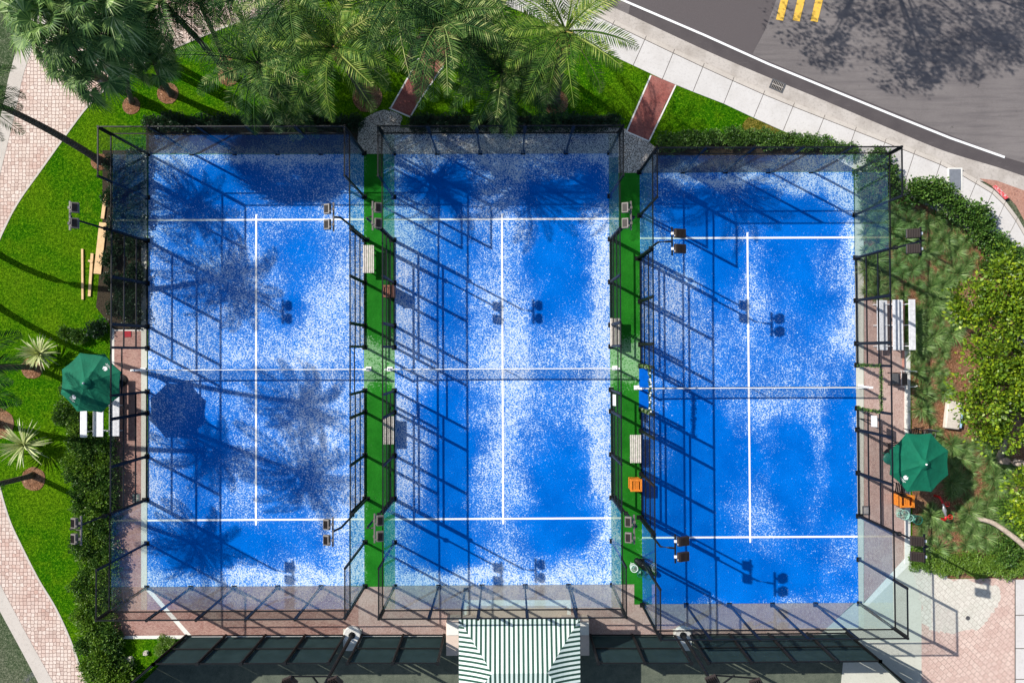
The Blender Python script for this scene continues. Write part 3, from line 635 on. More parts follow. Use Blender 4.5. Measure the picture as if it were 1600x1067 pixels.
def litter_box(cx, cy, label, mat, h=.75, w=.48, d=.5, rz=0):
    root = thing('litter_box', (cx, cy, .025), label, 'bin', 'square wooden bins', rz)
    b = MB(); 
    for s in (-1, 1):
        for k in range(5):
            b.bevbox((s * (w / 2 - .012), -d / 2 + d * (k + .5) / 5, h / 2), (.024, d / 5 - .012, h - .06), .004)
            b.bevbox((-w / 2 + w * (k + .5) / 5, s * (d / 2 - .012), h / 2), (w / 5 - .012, .024, h - .06), .004)
    b.build('slatted_side', mat, root)
    b = MB()
    for s in (-1, 1): b.bevbox((s * (w / 2 - .02), 0, h), (.09, d + .06, .04), .008); b.bevbox((0, s * (d / 2 - .02), h + .002), (w - .08, .09, .036), .008)
    b.build('rim', mat, root)
    b = MB()
    for k in range(3): b.bevbox((-.09 + .09 * k, 0, h - .03), (.07, d - .12, .02), .004)
    b.build('lid', mat, root)
    return root
litter_box(*at(606, 455, .75), 'faded red slatted bin on the left green strip', M['terracotta'])
litter_box(*at(994, 758, .75), 'orange slatted bin on the right green strip below a bench', M['orange'])
litter_box(*at(1417, 783, .75), 'orange wooden bin just below the right green umbrella', M['orange'], w=.62, d=.5)

EMB = None
def umbrella(cx, cy, label, rot, panels, r=1.36, hz=2.35, tilt=0):
    root = thing('patio_umbrella', (cx, cy, .015), label, 'umbrella', 'green patio umbrellas', rot)
    b = MB(); n = 8; peak = .42; rings = 6; vs = []; seg = 6
    def surf(i, f, t):
        """corner i, fraction f toward corner i+1, radius fraction t"""
        a0 = 2 * math.pi * i / n; a1 = 2 * math.pi * (i + 1) / n
        A = Vector((math.cos(a0), math.sin(a0))); B = Vector((math.cos(a1), math.sin(a1))); q = A.lerp(B, f) * r * t
        sag = math.sin(math.pi * f); q = q * (1 - .035 * sag * t)
        return Vector((q.x, q.y, hz + peak * (1 - t) ** 1.12 - .05 * sag * t * (1 - t) * 2 + .008))
    for i in range(n):
        for a in range(rings):
            for c in range(seg):
                t0 = .08 + .92 * a / rings; t1 = .08 + .92 * (a + 1) / rings
                b.add([surf(i, c / seg, t0), surf(i, c / seg, t1), surf(i, (c + 1) / seg, t1), surf(i, (c + 1) / seg, t0)], [(0, 1, 2, 3)])
        for c in range(seg):
            p = surf(i, c / seg, 1); q = surf(i, (c + 1) / seg, 1); b.add([p, p - Vector((0, 0, .06)), q - Vector((0, 0, .06)), q], [(0, 1, 2, 3)])
    o = b.build('canopy', M['canvas'], root)
    md = o.modifiers.new('thick', 'SOLIDIFY'); md.thickness = .004
    b = MB()
    b.lathe([(.24, -.03), (.16, .03), (.04, .10), (0, .10)], (0, 0, hz + peak - .01), 16); b.build('vent_cap', M['canvas'], root, smooth=True)
    b = MB(); b.lathe([(0, -.02), (.035, -.01), (.045, .03), (.03, .07), (0, .085)], (0, 0, hz + peak + .09), 12); b.build('finial', M['white'], root, smooth=True)
    b = MB(); b.tube([(0, 0, .05), (0, 0, hz + peak)], .022, 10); b.build('pole', M['grey'], root)
    b = MB(); b.lathe([(0, .0), (.30, 0), (.30, .05), (.12, .09), (.05, .12), (.04, .30), (0, .30)], (0, 0, 0), 20); b.build('base', M['black'], root)
    for i in range(n):
        a = 2 * math.pi * i / n; b = MB(); b.tube([(.05 * math.cos(a), .05 * math.sin(a), hz + peak - .05), (r * .98 * math.cos(a), r * .98 * math.sin(a), hz - .02)], .009, 5); b.build('rib', M['grey'], root)
    # white crest: a round palm-like tuft over two short lines of lettering
    for i in panels:
        e = MB(); c = surf(i, .5, .78); nrm = (surf(i, .6, .78) - c).cross(surf(i, .5, .9) - c).normalized()
        if nrm.z < 0: nrm = -nrm
        out = (surf(i, .5, .95) - surf(i, .5, .6)).normalized(); side = nrm.cross(out).normalized()
        def put(x, y): return c + side * x + out * y + nrm * .012
        k = 26; pts = []
        for j in range(k):
            a = 2 * math.pi * j / k; rr = .105 * (1 + .13 * math.sin(9 * a) + .06 * math.sin(5 * a + 1)); pts.append(put(rr * math.cos(a), -.06 + rr * .85 * math.sin(a)))
        e.add([put(0, -.06)] + pts, [(0, j + 1, (j + 1) % k + 1) for j in range(k) if j not in (19, 20)])
        for row, (y, L) in enumerate(((.07, .30), (.115, .24))):
            x = -L / 2
            while x < L / 2:
                wv = rnd.choice((.010, .016, .02)); hh = rnd.choice((.020, .026)); e.add([put(x, y), put(x + wv, y), put(x + wv, y + hh), put(x, y + hh)], [(0, 1, 2, 3)]); x += wv + .008
        e.build('crest', M['white'], root)
    return root
umbrella(*at(140, 598, 2.45), 'green octagonal umbrella over the left bleacher beside the lawn', R(20), (0, 4))
umbrella(*at(1438, 723, 2.45), 'green octagonal umbrella over dark chairs at the right edge of the paving', R(22), (4,))

def bleacher(x, y, label, side, L=2.45, mat=None):
    """three rising rows facing the court; side=+1 rises to the right"""
    root = thing('bleacher', (x, y, .02), label, 'bleacher', 'aluminium bleachers', 0)
    for k in range(3):
        hx = side * (k * .62); z = .42 + k * .20
        for q, off in enumerate((-.08, .08)) if True else ():
            pass
        b = MB(); b.bevbox((hx, 0, z), (.30, L, .04), .008); 
        for g in (-.09, -.03, .03, .09): b.box((hx + g, 0, z + .022), (.012, L - .01, .006))
        b.build('seat_plank', M['alu'], root)
        if k: b = MB(); b.bevbox((hx - side * .29, 0, z - .36), (.16, L, .035), .006); b.build('foot_plank', M['alu'], root)
    for sy in (-.42, .42, 0):
        b = MB(); Y = sy * L
        for k in range(3):
            hx = side * k * .62; z = .42 + k * .20; b.box((hx, Y, z / 2 - .01), (.04, .04, z - .03))
        b.box((side * .62, Y, .05), (1.5, .045, .045)); b.box((side * .62, Y, .30), (1.3, .03, .03)); b.build('support_frame', M['alu'], root)
    return root
p = P(182, 634, .42); bleacher(p.x, p.y, 'three-row aluminium bleacher partly under the left green umbrella', -1, 2.75)
p = P(1375, 508, .42); bleacher(p.x, p.y, 'three-row aluminium bleacher on pink brick beside the rightmost court', 1, 2.3)

def patio_chair(x, y, rz, label, mat='black', seat='black'):
    root = thing('patio_chair', (x, y, .015), label, 'chair', 'dark slatted patio chairs', rz)
    b = MB()
    for k in range(6): b.bevbox((-.2 + k * .08, 0, .42), (.055, .44, .02), .004)
    b.build('seat', M[seat], root)
    b = MB()
    for k in range(6): b.box((-.2 + k * .08, .25 + .02, .66), (.05, .02, .44), Matrix.Rotation(R(-10), 3, 'X'))
    b.box((0, .31, .88), (.48, .03, .05)); b.build('backrest', M[mat], root)
    for sx in (-1, 1):
        for sy in (-1, 1):
            b = MB(); b.tube([(sx * .22, sy * .2, .42), (sx * .24, sy * .24, .015)], .014, 6); b.build('leg', M[mat], root)
        b = MB(); b.tube([(sx * .24, -.2, .42), (sx * .25, -.2, .64), (sx * .25, .26, .66)], .014, 6); b.build('armrest', M[mat], root)
    return root
patio_chair(*at(1432, 678, .6), R(8), 'black slatted patio chair at the top edge of the right green umbrella')
patio_chair(*at(1451, 681, .6), R(-12), 'grey slatted patio chair half hidden at the top of the right green umbrella', 'grey', 'grey')
patio_chair(*at(1410, 763, .6), R(172), 'black slatted patio chair between the right green umbrella and an orange bin')
patio_chair(*at(1398, 700, .6), R(95), 'black patio chair tucked under the left corner of the right green umbrella')
root = thing('round_stool', (*at(1389, 716, .45), .015), 'dark green round stool poking out from the left of the right umbrella', 'stool')
b = MB(); b.lathe([(0, .44), (.26, .44), (.28, .46), (.26, .49), (0, .50)], n=22); b.build('seat', M['teal'], root, smooth=True)
for k in range(4): a = k * math.pi / 2 + .4; b = MB(); b.tube([(.18 * math.cos(a), .18 * math.sin(a), .44), (.23 * math.cos(a), .23 * math.sin(a), .01)], .014, 6); b.build('leg', M['teal'], root)
# folding chair by the gate and white tubular rack
root = thing('folding_chair', (*at(1402, 592, .45), .015), 'black folding chair with grey seat beside the garlanded gate', 'chair')
b = MB(); b.bevbox((-.06, 0, .45), (.36, .5, .03), .01); b.build('seat', M['grey'], root)
b = MB(); b.box((.20, 0, .68), (.04, .52, .38)); b.build('backrest', M['black'], root)
for sy in (-1, 1):
    b = MB(); b.tube([(.24, sy * .28, .88), (.10, sy * .28, .45), (-.22, sy * .28, .01)], .014, 6); b.tube([(-.22, sy * .25, .45), (.25, sy * .25, .01)], .014, 6); b.build('side_frame', M['black'], root)
root = thing('tubular_rack', (*at(1424, 592, .3), .0), 'low white tubular rack at the edge of the grass clumps', 'rack')
for sy in (-1, 1):
    b = MB(); b.tube([(-.35, sy * .36, .30), (.18, sy * .36, .32), (.30, sy * .33, .26), (.32, sy * .30, .02)], .016, 7); b.tube([(-.35, sy * .36, .30), (-.35, sy * .36, .02)], .016, 7); b.build('rail', M['white'], root)
b = MB(); b.tube([(-.35, -.36, .12), (-.35, .36, .12)], .012, 6); b.build('crossbar', M['white'], root)

def ball_basket(x, y, label, mat, r=.22, h=.5):
    root = thing('ball_basket', (x, y, .02), label, 'basket', 'round wire ball baskets')
    b = MB(); b.ring((0, 0, h), r, .018); b.ring((0, 0, h * .55), r * .92, .007); b.ring((0, 0, h * .25), r * .85, .01)
    for k in range(14): a = 2 * math.pi * k / 14; b.tube([(r * math.cos(a), r * math.sin(a), h), (r * .85 * math.cos(a), r * .85 * math.sin(a), h * .25)], .005, 4)
    for k in range(-2, 3): b.box((0, k * r * .3, h * .25), (r * 1.5, .01, .01))
    b.build('basket', mat, root)
    for k in range(3): a = 2 * math.pi * k / 3; b = MB(); b.tube([(r * .8 * math.cos(a), r * .8 * math.sin(a), h * .3), (r * math.cos(a), r * math.sin(a), 0.01)], .01, 5); b.build('leg', mat, root)
    b = MB()
    for k in range(9):
        a = rnd.random() * 6.28; q = r * .55 * math.sqrt(rnd.random()); c = (q * math.cos(a), q * math.sin(a), h * .25 + .04); b.lathe([(0, -.033), (.023, -.023), (.033, 0), (.023, .023), (0, .033)], c, 8)
    b.build('balls', M['mint'], root, smooth=True)
ball_basket(*at(1413, 804, .5), 'pale mint round ball basket beside an orange bin', M['mint'])
ball_basket(*at(1422, 809, .4), 'small mint round ball basket between two other baskets', M['mint'], .15, .4)
ball_basket(*at(1434, 812, .5), 'dark teal round ball basket at the edge of the grass clumps', M['teal'], .20)
ball_basket(*at(991, 888, .5), 'white rimmed round ball basket on the right green strip', M['white'], .16)
ball_basket(*at(1001, 896, .4), 'teal ball basket behind the white one on the right green strip', M['teal'], .16, .4)
# long dark bag lying by the cage corner
root = thing('equipment_bag', (*at(1009, 887, .3), .03), 'long black equipment bag lying by the glass on the right green strip', 'bag', None, R(-38))
b = MB(); b.tube([(-.62, 0, .16), (-.55, 0, .17), (-.2, 0, .17), (.3, .02, .16), (.55, .02, .15), (.62, .02, .15)], [.05, .13, .16, .15, .12, .05], 10); b.build('body', M['black'], root, smooth=True)
for s in (-1, 1): b = MB(); b.tube([(s * .25, .0, .30), (s * .12, .08, .37), (0, .1, .39), (-s * .12, .08, .37)], .014, 5); b.build('strap', M['grey'], root)

# signs on the mesh
root = thing('notice_board', (*at(1366, 658, 1.3), 0), 'plain white rectangular notice on the right mesh wall below the gate', 'sign')
b = MB(); b.bevbox((0, 0, 1.3), (.03, .50, .32), .008, Matrix.Rotation(R(22), 3, 'Y')); b.build('board', M['white'], root); b = MB(); b.box((0, 0, .6), (.04, .04, 1.2)); b.build('stake', M['black'], root)
root = thing('notice_board', (*at(960, 625, 1.4), 0), 'narrow white notice hanging on the mesh right of the middle court', 'sign')
b = MB(); b.bevbox((0, 0, 1.4), (.03, .50, .30), .004, Matrix.Rotation(R(14), 3, 'Y')); b.build('board', M['white'], root)
# lumber on the lawn
def board(u0, v0, u1, v1, w, label, h=.05):
    A = P(u0, v0, h); B = P(u1, v1, h); c = (A + B) / 2; d = B - A
    root = MB(); root.bevbox((0, 0, h / 2 + .012), (d.length, w, h), .006)
    o = root.build('timber_board', M['lumber'], loc=(c.x, c.y, .0)); o.rotation_euler = (0, 0, math.atan2(d.y, d.x)); tag(o, label, 'board', 'timber boards lying on the lawn'); return o
board(128.5, 389, 129, 468, .10, 'thin pale timber board, leftmost on the lawn')
board(144, 396, 139.5, 463, .13, 'pale timber board in the middle with a crosspiece')
board(161, 348, 152, 428, .34, 'wide pale timber plank beside the hedge')
o = board(139, 407.5, 146, 409.5, .1, 'short timber offcut lying across the middle board'); o.location.z = .06
o = board(165, 304, 160, 342, .16, 'pale plank half hidden in leaves above the wide plank')
# small ground things
def cover(u, v, w, d, mat, frame, name, label, cat, rz=0, bars=0):
    root = thing(name, (*at(u, v), .014), label, cat, None, rz)
    b = MB(); b.bevbox((0, 0, .006), (w, d, .014), .003); b.build('plate', mat, root)
    b = MB()
    for s in (-1, 1): b.box((s * (w / 2 + .03), 0, .008), (.06, d + .12, .02)); b.box((0, s * (d / 2 + .03), .0082), (w, .06, .0196))
    b.build('frame', frame, root)
    if bars:
        b = MB()
        for k in range(bars): b.box((-w / 2 + w * (k + .5) / bars, 0, .018), (w / bars * .22, d, .012))
        b.box((0, 0, .020), (w, .03, .014)); b.build('grating', M['gutter'], root)
    return root
cover(1492, 281, .56, .98, M['steel'], M['whitecon'], 'utility_cover', 'grey rectangular utility cover in the sidewalk', 'cover')
cover(213, 778, .24, .30, M['teal'], M['grey'], 'drain_box', 'small green drain box on the left brick paving', 'drain', bars=4)
cover(1353, 797, .24, .3, M['steel'], M['grey'], 'drain_box', 'small grey drain box on the right brick paving', 'drain', bars=4)
r_ = cover(1216, 133, .56, .36, M['black'], M['grey'], 'storm_grate', 'black storm drain grate in the gutter', 'drain', R(-24), 7); r_.location.z = -.112
root = thing('floor_drain', (*at(1512, 965), .018), 'small round grey drain in the pale concrete patch', 'drain')
b = MB(); b.lathe([(0, .004), (.07, .004), (.075, .008), (.10, .008), (.105, 0)], n=20); b.build('rim', M['grey'], root); b = MB(); b.ring((0, 0, .008), .045, .006); b.build('grating', M['black'], root)
o = MB(); o.bevbox((0, 0, .01), (.32, .28, .012), .005); o = o.build('door_mat', plain('red_mat', (.35, .02, .03), .9), loc=(*at(200, 522), .016)); tag(o, 'small dark red mat on the brick near the hedge', 'mat')
# red and steel valve assembly
root = thing('valve_assembly', (*at(1474, 795, .4), 0), 'red and silver pipe valve assembly standing in the grass clumps', 'pipe valve', None, R(12))
b = MB(); b.tube([(-.05, -.5, 0), (-.05, -.5, .42), (-.05, -.42, .52), (-.05, -.3, .55)], .055, 10); b.build('lower_pipe', M['red'], root, smooth=True)
b = MB(); b.tube([(-.05, .3, .55), (-.05, .46, .52), (-.05, .56, .42), (-.05, .56, 0)], .055, 10); b.build('upper_pipe', M['red'], root, smooth=True)
b = MB(); b.tube([(-.05, -.3, .55), (-.05, -.12, .55), (-.05, 0, .55), (-.05, .12, .55), (-.05, .3, .55)], [.05, .06, .10, .06, .05], 12); b.build('valve_body', M['steel'], root, smooth=True)
for s in (-1, 1):
    b = MB(); b.ring((.04, s * .3, .74), .10, .014); b.tube([(-.05, s * .3, .55), (.04, s * .3, .74)], .015, 6); b.box((.04, s * .3, .74), (.2, .02, .02)); b.build('handwheel', M['red'], root)

# ---------------------------------------------------------------- stones
def stone(u, v, w, d, h, label, seed, rz=0, mat='stone'):
    bm = bmesh.new(); bmesh.ops.create_icosphere(bm, subdivisions=4, radius=1); r2 = random.Random(seed)
    off = Vector((seed * 3.1, 1, 2))
    for q in bm.verts:
        n = q.co.normalized(); k = 1 + .22 * mnoise.noise(n * 1.4 + off) + .10 * mnoise.noise(n * 4 + off)
        x = max(-.8, min(.8, n.x * k)); y = max(-.8, min(.8, n.y * k)); q.co = Vector((x * w * .62, y * d * .62, max(-.2, min(.55, n.z * k)) * h + .05 * mnoise.noise(n * 3)))
    me = bpy.data.meshes.new('boulder'); bm.to_mesh(me); bm.free(); me.materials.append(M[mat]); o = bpy.data.objects.new('boulder', me); COL.objects.link(o)
    o.location = (*at(u, v), h * .1); o.rotation_euler = (0, 0, rz); tag(o, label, 'rock'); return o
root = thing('utility_box', (*at(1487, 648), .0), 'flat pale box with light blue right edge lying among the grass clumps', 'box', None, R(-7))
b = MB(); b.bevbox((-.06, 0, .14), (.66, 1.28, .26), .05); b.build('lid', M['stone'], root); b = MB(); b.bevbox((.33, -.05, .12), (.13, 1.02, .22), .03); b.build('side_panel', plain('pale_blue_plastic', (.36, .55, .72), .5, var=.3, sc=5), root)
stone(1497, 490, 1.0, .42, .25, 'long pale rock beneath the yellow-green tree', 5, R(-25))
stone(202, 1032, .42, .42, .2, 'square pale stone block beside the lower left hedge', 8, R(10))
stone(229, 1019, .2, .2, .2, 'small white stone on the grass beside the lower left fence', 9)

# ================================================================ SOUTH FENCES, GATE LAMPS AND AWNING
def screen_fence(px, label, hh=3.0, step=2.0):
    pts = [P(u, v, 0) for u, v in px]; o0 = pts[0]; root = thing('screened_fence', (o0.x, o0.y, .01), label, 'fence', 'fences with dark green windscreens')
    for a, c in zip(pts[:-1], pts[1:]):
        a = a - o0; c = c - o0; L = (c - a).length; d = (c - a) / L; k = max(1, round(L / step)); ang = math.atan2(d.y, d.x); rot = Matrix.Rotation(ang, 3, 'Z')
        for i in range(k + 1):
            q = a + d * L * i / k; b = MB(); b.tube([(q.x, q.y, 0), (q.x, q.y, hh)], .06, 8); b.box((q.x, q.y, hh + .01), (.14, .14, .02)); b.build('post', M['black'], root)
            if i < k:
                m = a + d * L * (i + .5) / k; off = rot @ Vector((0, .06, 0)); sl = L / k - .09
                b = MB(); nseg = 10
                vs = []
                for s in range(nseg + 1):
                    for r_ in range(7):
                        x = -sl / 2 + sl * s / nseg; z = .06 + (hh - .12) * r_ / 6; bul = .03 * mnoise.noise(Vector((m.x + x, m.y, z * .9))) * math.sin(math.pi * r_ / 6)
                        vs.append(m + rot @ Vector((x, -.06 - abs(bul), 0)) + Vector((0, 0, z)))
                b.add(vs, [(s * 7 + r_, (s + 1) * 7 + r_, (s + 1) * 7 + r_ + 1, s * 7 + r_ + 1) for s in range(nseg) for r_ in range(6)])
                o = b.build('windscreen', M['screen'], root); md = o.modifiers.new('thick', 'SOLIDIFY'); md.thickness = .004
                for z in (.04, 1.5, hh - .03): b = MB(); b.box(m + Vector((0, 0, z)), (sl, .045, .045), rot); b.build('rail', M['black'], root)
    return root
screen_fence([(185, 1085), (238, 1038), (291, 992), (539, 991)], 'dark green screened fence left of the striped awning, turning the lower left corner', step=1.9)
screen_fence([(566, 991), (694, 991)], 'short dark green screened fence between a lamp footing and the striped awning')
screen_fence([(922, 991), (1054, 991)], 'short dark green screened fence just right of the striped awning')
screen_fence([(1078, 990.5), (1322, 988), (1365, 1026), (1430, 1085)], 'dark green screened fence at the lower right, turning the corner')
def tall_lamp(u, v, label, hu, hv):
    p = P(u, v); root = thing('court_lamp_post', (p.x, p.y, 0), label, 'lamp post', 'tall lamp posts behind the screened fences')
    b = MB(); b.lathe([(0, .16), (.36, .16), (.40, .13), (.40, 0)], n=24); b.build('footing', M['whitecon'], root)
    b = MB(); b.bevbox((0, -.25, .03), (.85, 1.0, .06), .01); b.build('pad', M['apron'], root)
    b = MB(); b.tube([(0, 0, .16), (0, 0, 5.6)], [.085, .06], 12); b.lathe([(.16, 0), (.16, .03), (.09, .05)], (0, 0, .16), 12); b.build('mast', M['black'], root)
    hs = [P(a, c, 5.4) - Vector((p.x, p.y, 0)) for a, c in (hu, hv)]
    b = MB(); b.tube([(hs[0].x, hs[0].y + .2, 5.42), (hs[1].x, hs[1].y + .2, 5.42)], .035, 6); b.tube([(0, 0, 5.3), ((hs[0].x + hs[1].x) / 2, hs[0].y + .2, 5.42)], .04, 6); b.build('crossbar', M['black'], root)
    for q in hs:
        b = MB(); rot = Matrix.Rotation(R(28), 3, 'X') @ Matrix.Rotation(R(30), 3, 'Z')
        for k in range(6): b.box(q + rot @ Vector((-.2 + .08 * k, 0, .08)), (.02, .42, .14), rot)
        b.box(q + Vector((0, 0, -.02)), (.44, .42, .10), rot); b.build('lamp_head', M['lamp_dark'], root)
tall_lamp(551, 990, 'tall black lamp post on round concrete footing left of the striped awning', (453, 1064), (524, 1064))
tall_lamp(1066, 990, 'tall black lamp post on round concrete footing right of the striped awning', (1113, 1062), (1182, 1067))

def awning():
    NW = P(717, 967, 2.7); NE = P(906, 967, 2.7); ax = (NW.x + NE.x) / 2; W = NE.x - NW.x; D = 4.05; y0 = NW.y; cy = y0 - D / 2
    root = thing('striped_awning', (ax, cy, .02), 'green and white striped hipped awning at the bottom centre', 'awning')
    hx = W / 2; hy = D / 2; rz = 3.28; ze = 2.7; inset = 1.42; fh = .16
    def quad(b, pts, st):
        b.c_override = st; o = len(b.v); b.v += [tuple(p) for p in pts]; b.c += st; b.f.append(tuple(range(o, o + len(pts)))); b.mi.append(0)
    b = MB(); k = 14
    # subdivide each slope into strips so the cloth sags a little
    def slope(e0, e1, r0, r1, ax_):
        for i in range(k):
            for j in range(6):
                def pt(s, t):
                    a = e0.lerp(e1, s); c = r0.lerp(r1, s); q = a.lerp(c, t); q = q - Vector((0, 0, .05 * math.sin(math.pi * t))); return q
                P4 = [pt(i / k, j / 6), pt((i + 1) / k, j / 6), pt((i + 1) / k, (j + 1) / 6), pt(i / k, (j + 1) / 6)]
                quad(b, P4, [getattr(q, ax_) + (hx if ax_ == 'x' else hy) for q in P4])
        quad(b, [e0, e1, e1 - Vector((0, 0, fh)), e0 - Vector((0, 0, fh))], [getattr(q, ax_) + (hx if ax_ == 'x' else hy) for q in (e0, e1, e1, e0)])
    A = Vector((-hx, hy, ze)); B = Vector((hx, hy, ze)); C = Vector((hx, -hy, ze)); Dd = Vector((-hx, -hy, ze)); R0 = Vector((-hx + inset, 0, rz)); R1 = Vector((hx - inset, 0, rz))
    slope(A, B, R0, R1, 'x'); slope(Dd, C, R0, R1, 'x'); slope(A, Dd, R0, R0, 'y'); slope(B, C, R1, R1, 'y')
    o = b.build('canopy', M['awning'], root, attr='stripe'); md = o.modifiers.new('thick', 'SOLIDIFY'); md.thickness = .006
    for x, y in ((-hx + .12, hy + .35), (hx - .12, hy + .35), (-hx + .12, -hy + .1), (hx - .12, -hy + .1)):
        b = MB(); b.box((x, y, 1.32), (.08, .08, 2.64)); b.bevbox((x, y, .02), (.2, .2, .03), .004); b.box((x, y - .15, 2.62), (.06, .42, .05)); b.build('post', M['black'], root)
    b = MB()
    for a, c in ((A, B), (B, C), (C, Dd), (Dd, A), (A, R0), (Dd, R0), (B, R1), (C, R1), (R0, R1)): b.tube([a - Vector((0, 0, .07)), c - Vector((0, 0, .07))], .02, 6)
    b.build('frame', M['grey'], root)
awning()
def pier(u0, v0, u1, v1, h, label):
    A = P(u0, v0, h); B = P(u1, v1, h); root = thing('low_pier', ((A.x + B.x) / 2, (A.y + B.y) / 2, 0), label, 'wall', 'beige low walls beside the awning')
    w, d = abs(B.x - A.x), abs(B.y - A.y); b = MB(); b.bevbox((0, 0, h / 2), (w, d, h - .02), .02); b.build('wall', M['beige'], root)
    b = MB(); b.bevbox((0, d * .28, h + .01), (w * .96, d * .36, .06), .012); b.build('coping', M['whitecon'], root)
pier(697, 970, 745, 1024, .8, 'beige low wall left of the striped awning')
pier(878, 970, 921, 1024, .8, 'beige low wall right of the striped awning')

# ================================================================ PLANTS
def leaf(b, p, d, side, L, W, droop=0.):
    m = p + d * L * .5 + Vector((0, 0, -droop * L * .25)); t = p + d * L + Vector((0, 0, -droop * L))
    b.add([p, m + side * W, t, m - side * W], [(0, 1, 2, 3)])
def rvec(r):
    while True:
        v = Vector((r.uniform(-1, 1), r.uniform(-1, 1), r.uniform(-1, 1)))
        if .05 < v.length < 1: return v
def date_crown(seed, nf=30, L=3.0, k=32, name='crown', mat='date'):
    r = random.Random(seed); b = MB()
    for i in range(nf):
        az = i * 2.39996 + r.uniform(-.25, .25); f = i / nf; el = R(80 - 92 * f ** .85 + r.uniform(-8, 8)); bend = R(62 + 20 * r.random()) * (.75 + .4 * f)
        ln = L * (r.uniform(.82, 1.05) if f > .25 else .6 + f * 1.4); yaw = r.uniform(-.35, .35); b.tone = max(0, min(1, r.gauss(.38, .24) + (.18 if f < .25 else 0)))
        if f > .8 and r.random() < .4: b.tone = .95
        pos = Vector((.08 * math.cos(az), .08 * math.sin(az), 0)); pts = [pos.copy()]; dirs = []
        for s in range(k):
            t = s / k; e = el - bend * t ** 1.25; a = az + yaw * t
            d = Vector((math.cos(a) * math.cos(e), math.sin(a) * math.cos(e), math.sin(e))); pos = pos + d * ln / k; pts.append(pos.copy()); dirs.append(d)
        sel = pts[::6] + [pts[-1]]
        b.tube(sel, [.035 * (1 - .85 * j / (len(sel) - 1)) + .004 for j in range(len(sel))], 4, False)
        tw = r.uniform(-.25, .25)
        for s in range(int(k * .14), k):
            t = s / k; d = dirs[s]; sd = d.cross(Vector((0, 0, 1))); sd = sd.normalized() if sd.length > .01 else Vector((1, 0, 0)); up = sd.cross(d).normalized()
            lw = .52 * math.sin(math.pi * min(1, (t * .86 + .16))) ** .55 + .04
            for g in (-1, 1):
                dd = (d * (.62 + .3 * t) + sd * g * 1.0 + up * (.25 + tw * g) + rvec(r) * .10).normalized()
                leaf(b, pts[s], dd, d.cross(dd).cross(dd).normalized() * -1 if False else (d - dd * d.dot(dd)).normalized(), lw * r.uniform(.85, 1.1), (.016 + .008 * r.random()), .16 + .1 * r.random())
    o = b.build(name, M[mat], attr='tone'); return o
def fan_crown(seed, nf=24, pet=1.15, rad=.9):
    r = random.Random(seed); b = MB()
    for i in range(nf):
        az = i * 2.39996 + r.uniform(-.3, .3); f = i / nf; el = R(80 - 105 * f + r.uniform(-8, 8)); b.tone = max(0, min(1, r.gauss(.40, .24)))
        d = Vector((math.cos(az) * math.cos(el), math.sin(az) * math.cos(el), math.sin(el))); p0 = d * .06; p1 = d * pet * r.uniform(.75, 1.1) - Vector((0, 0, .1 * f)); b.tube([p0, (p0 + p1) / 2 + Vector((0, 0, .05)), p1], [.022, .016, .012], 4, False)
        sd = d.cross(Vector((0, 0, 1))).normalized(); up = sd.cross(d).normalized(); tilt = R(-25) - .5 * f
        fd = (d * math.cos(tilt) + up * math.sin(tilt)).normalized(); nrm = sd.cross(fd).normalized(); R_ = rad * r.uniform(.8, 1.1); ns = 30
        for q in range(ns):
            a = R(-125 + 250 * q / (ns - 1)); dd = fd * math.cos(a) + sd * math.sin(a) + nrm * (.18 * abs(math.sin(a))); dd.normalize(); sv = nrm.cross(dd).normalized(); ln = R_ * (1 - .28 * abs(a) / 2.2) * r.uniform(.92, 1.05); w0 = .028
            m = p1 + dd * ln * .48; t = p1 + dd * ln * .98 + Vector((0, 0, -.2 - .3 * r.random())) * ln
            b.add([p1, m + sv * w0, t + sv * .003, t - sv * .003, m - sv * w0], [(0, 1, 4), (1, 2, 3, 4)])
    return b.build('crown', M['fan'], attr='tone')
protos = []
def stash(o): protos.append(o); return o.data
DATE = [stash(date_crown(s, nf, L)) for s, nf, L in ((1, 34, 3.3), (2, 31, 3.1), (3, 36, 3.4), (8, 32, 3.2))]
BRIGHT = [stash(date_crown(s, 30, 3.3, mat='date_bright')) for s in (12, 13)]
COCO = [stash(date_crown(s, 30, 2.6, 34)) for s in (4, 5)]
FAN = [stash(fan_crown(s, 28)) for s in (6, 7)]
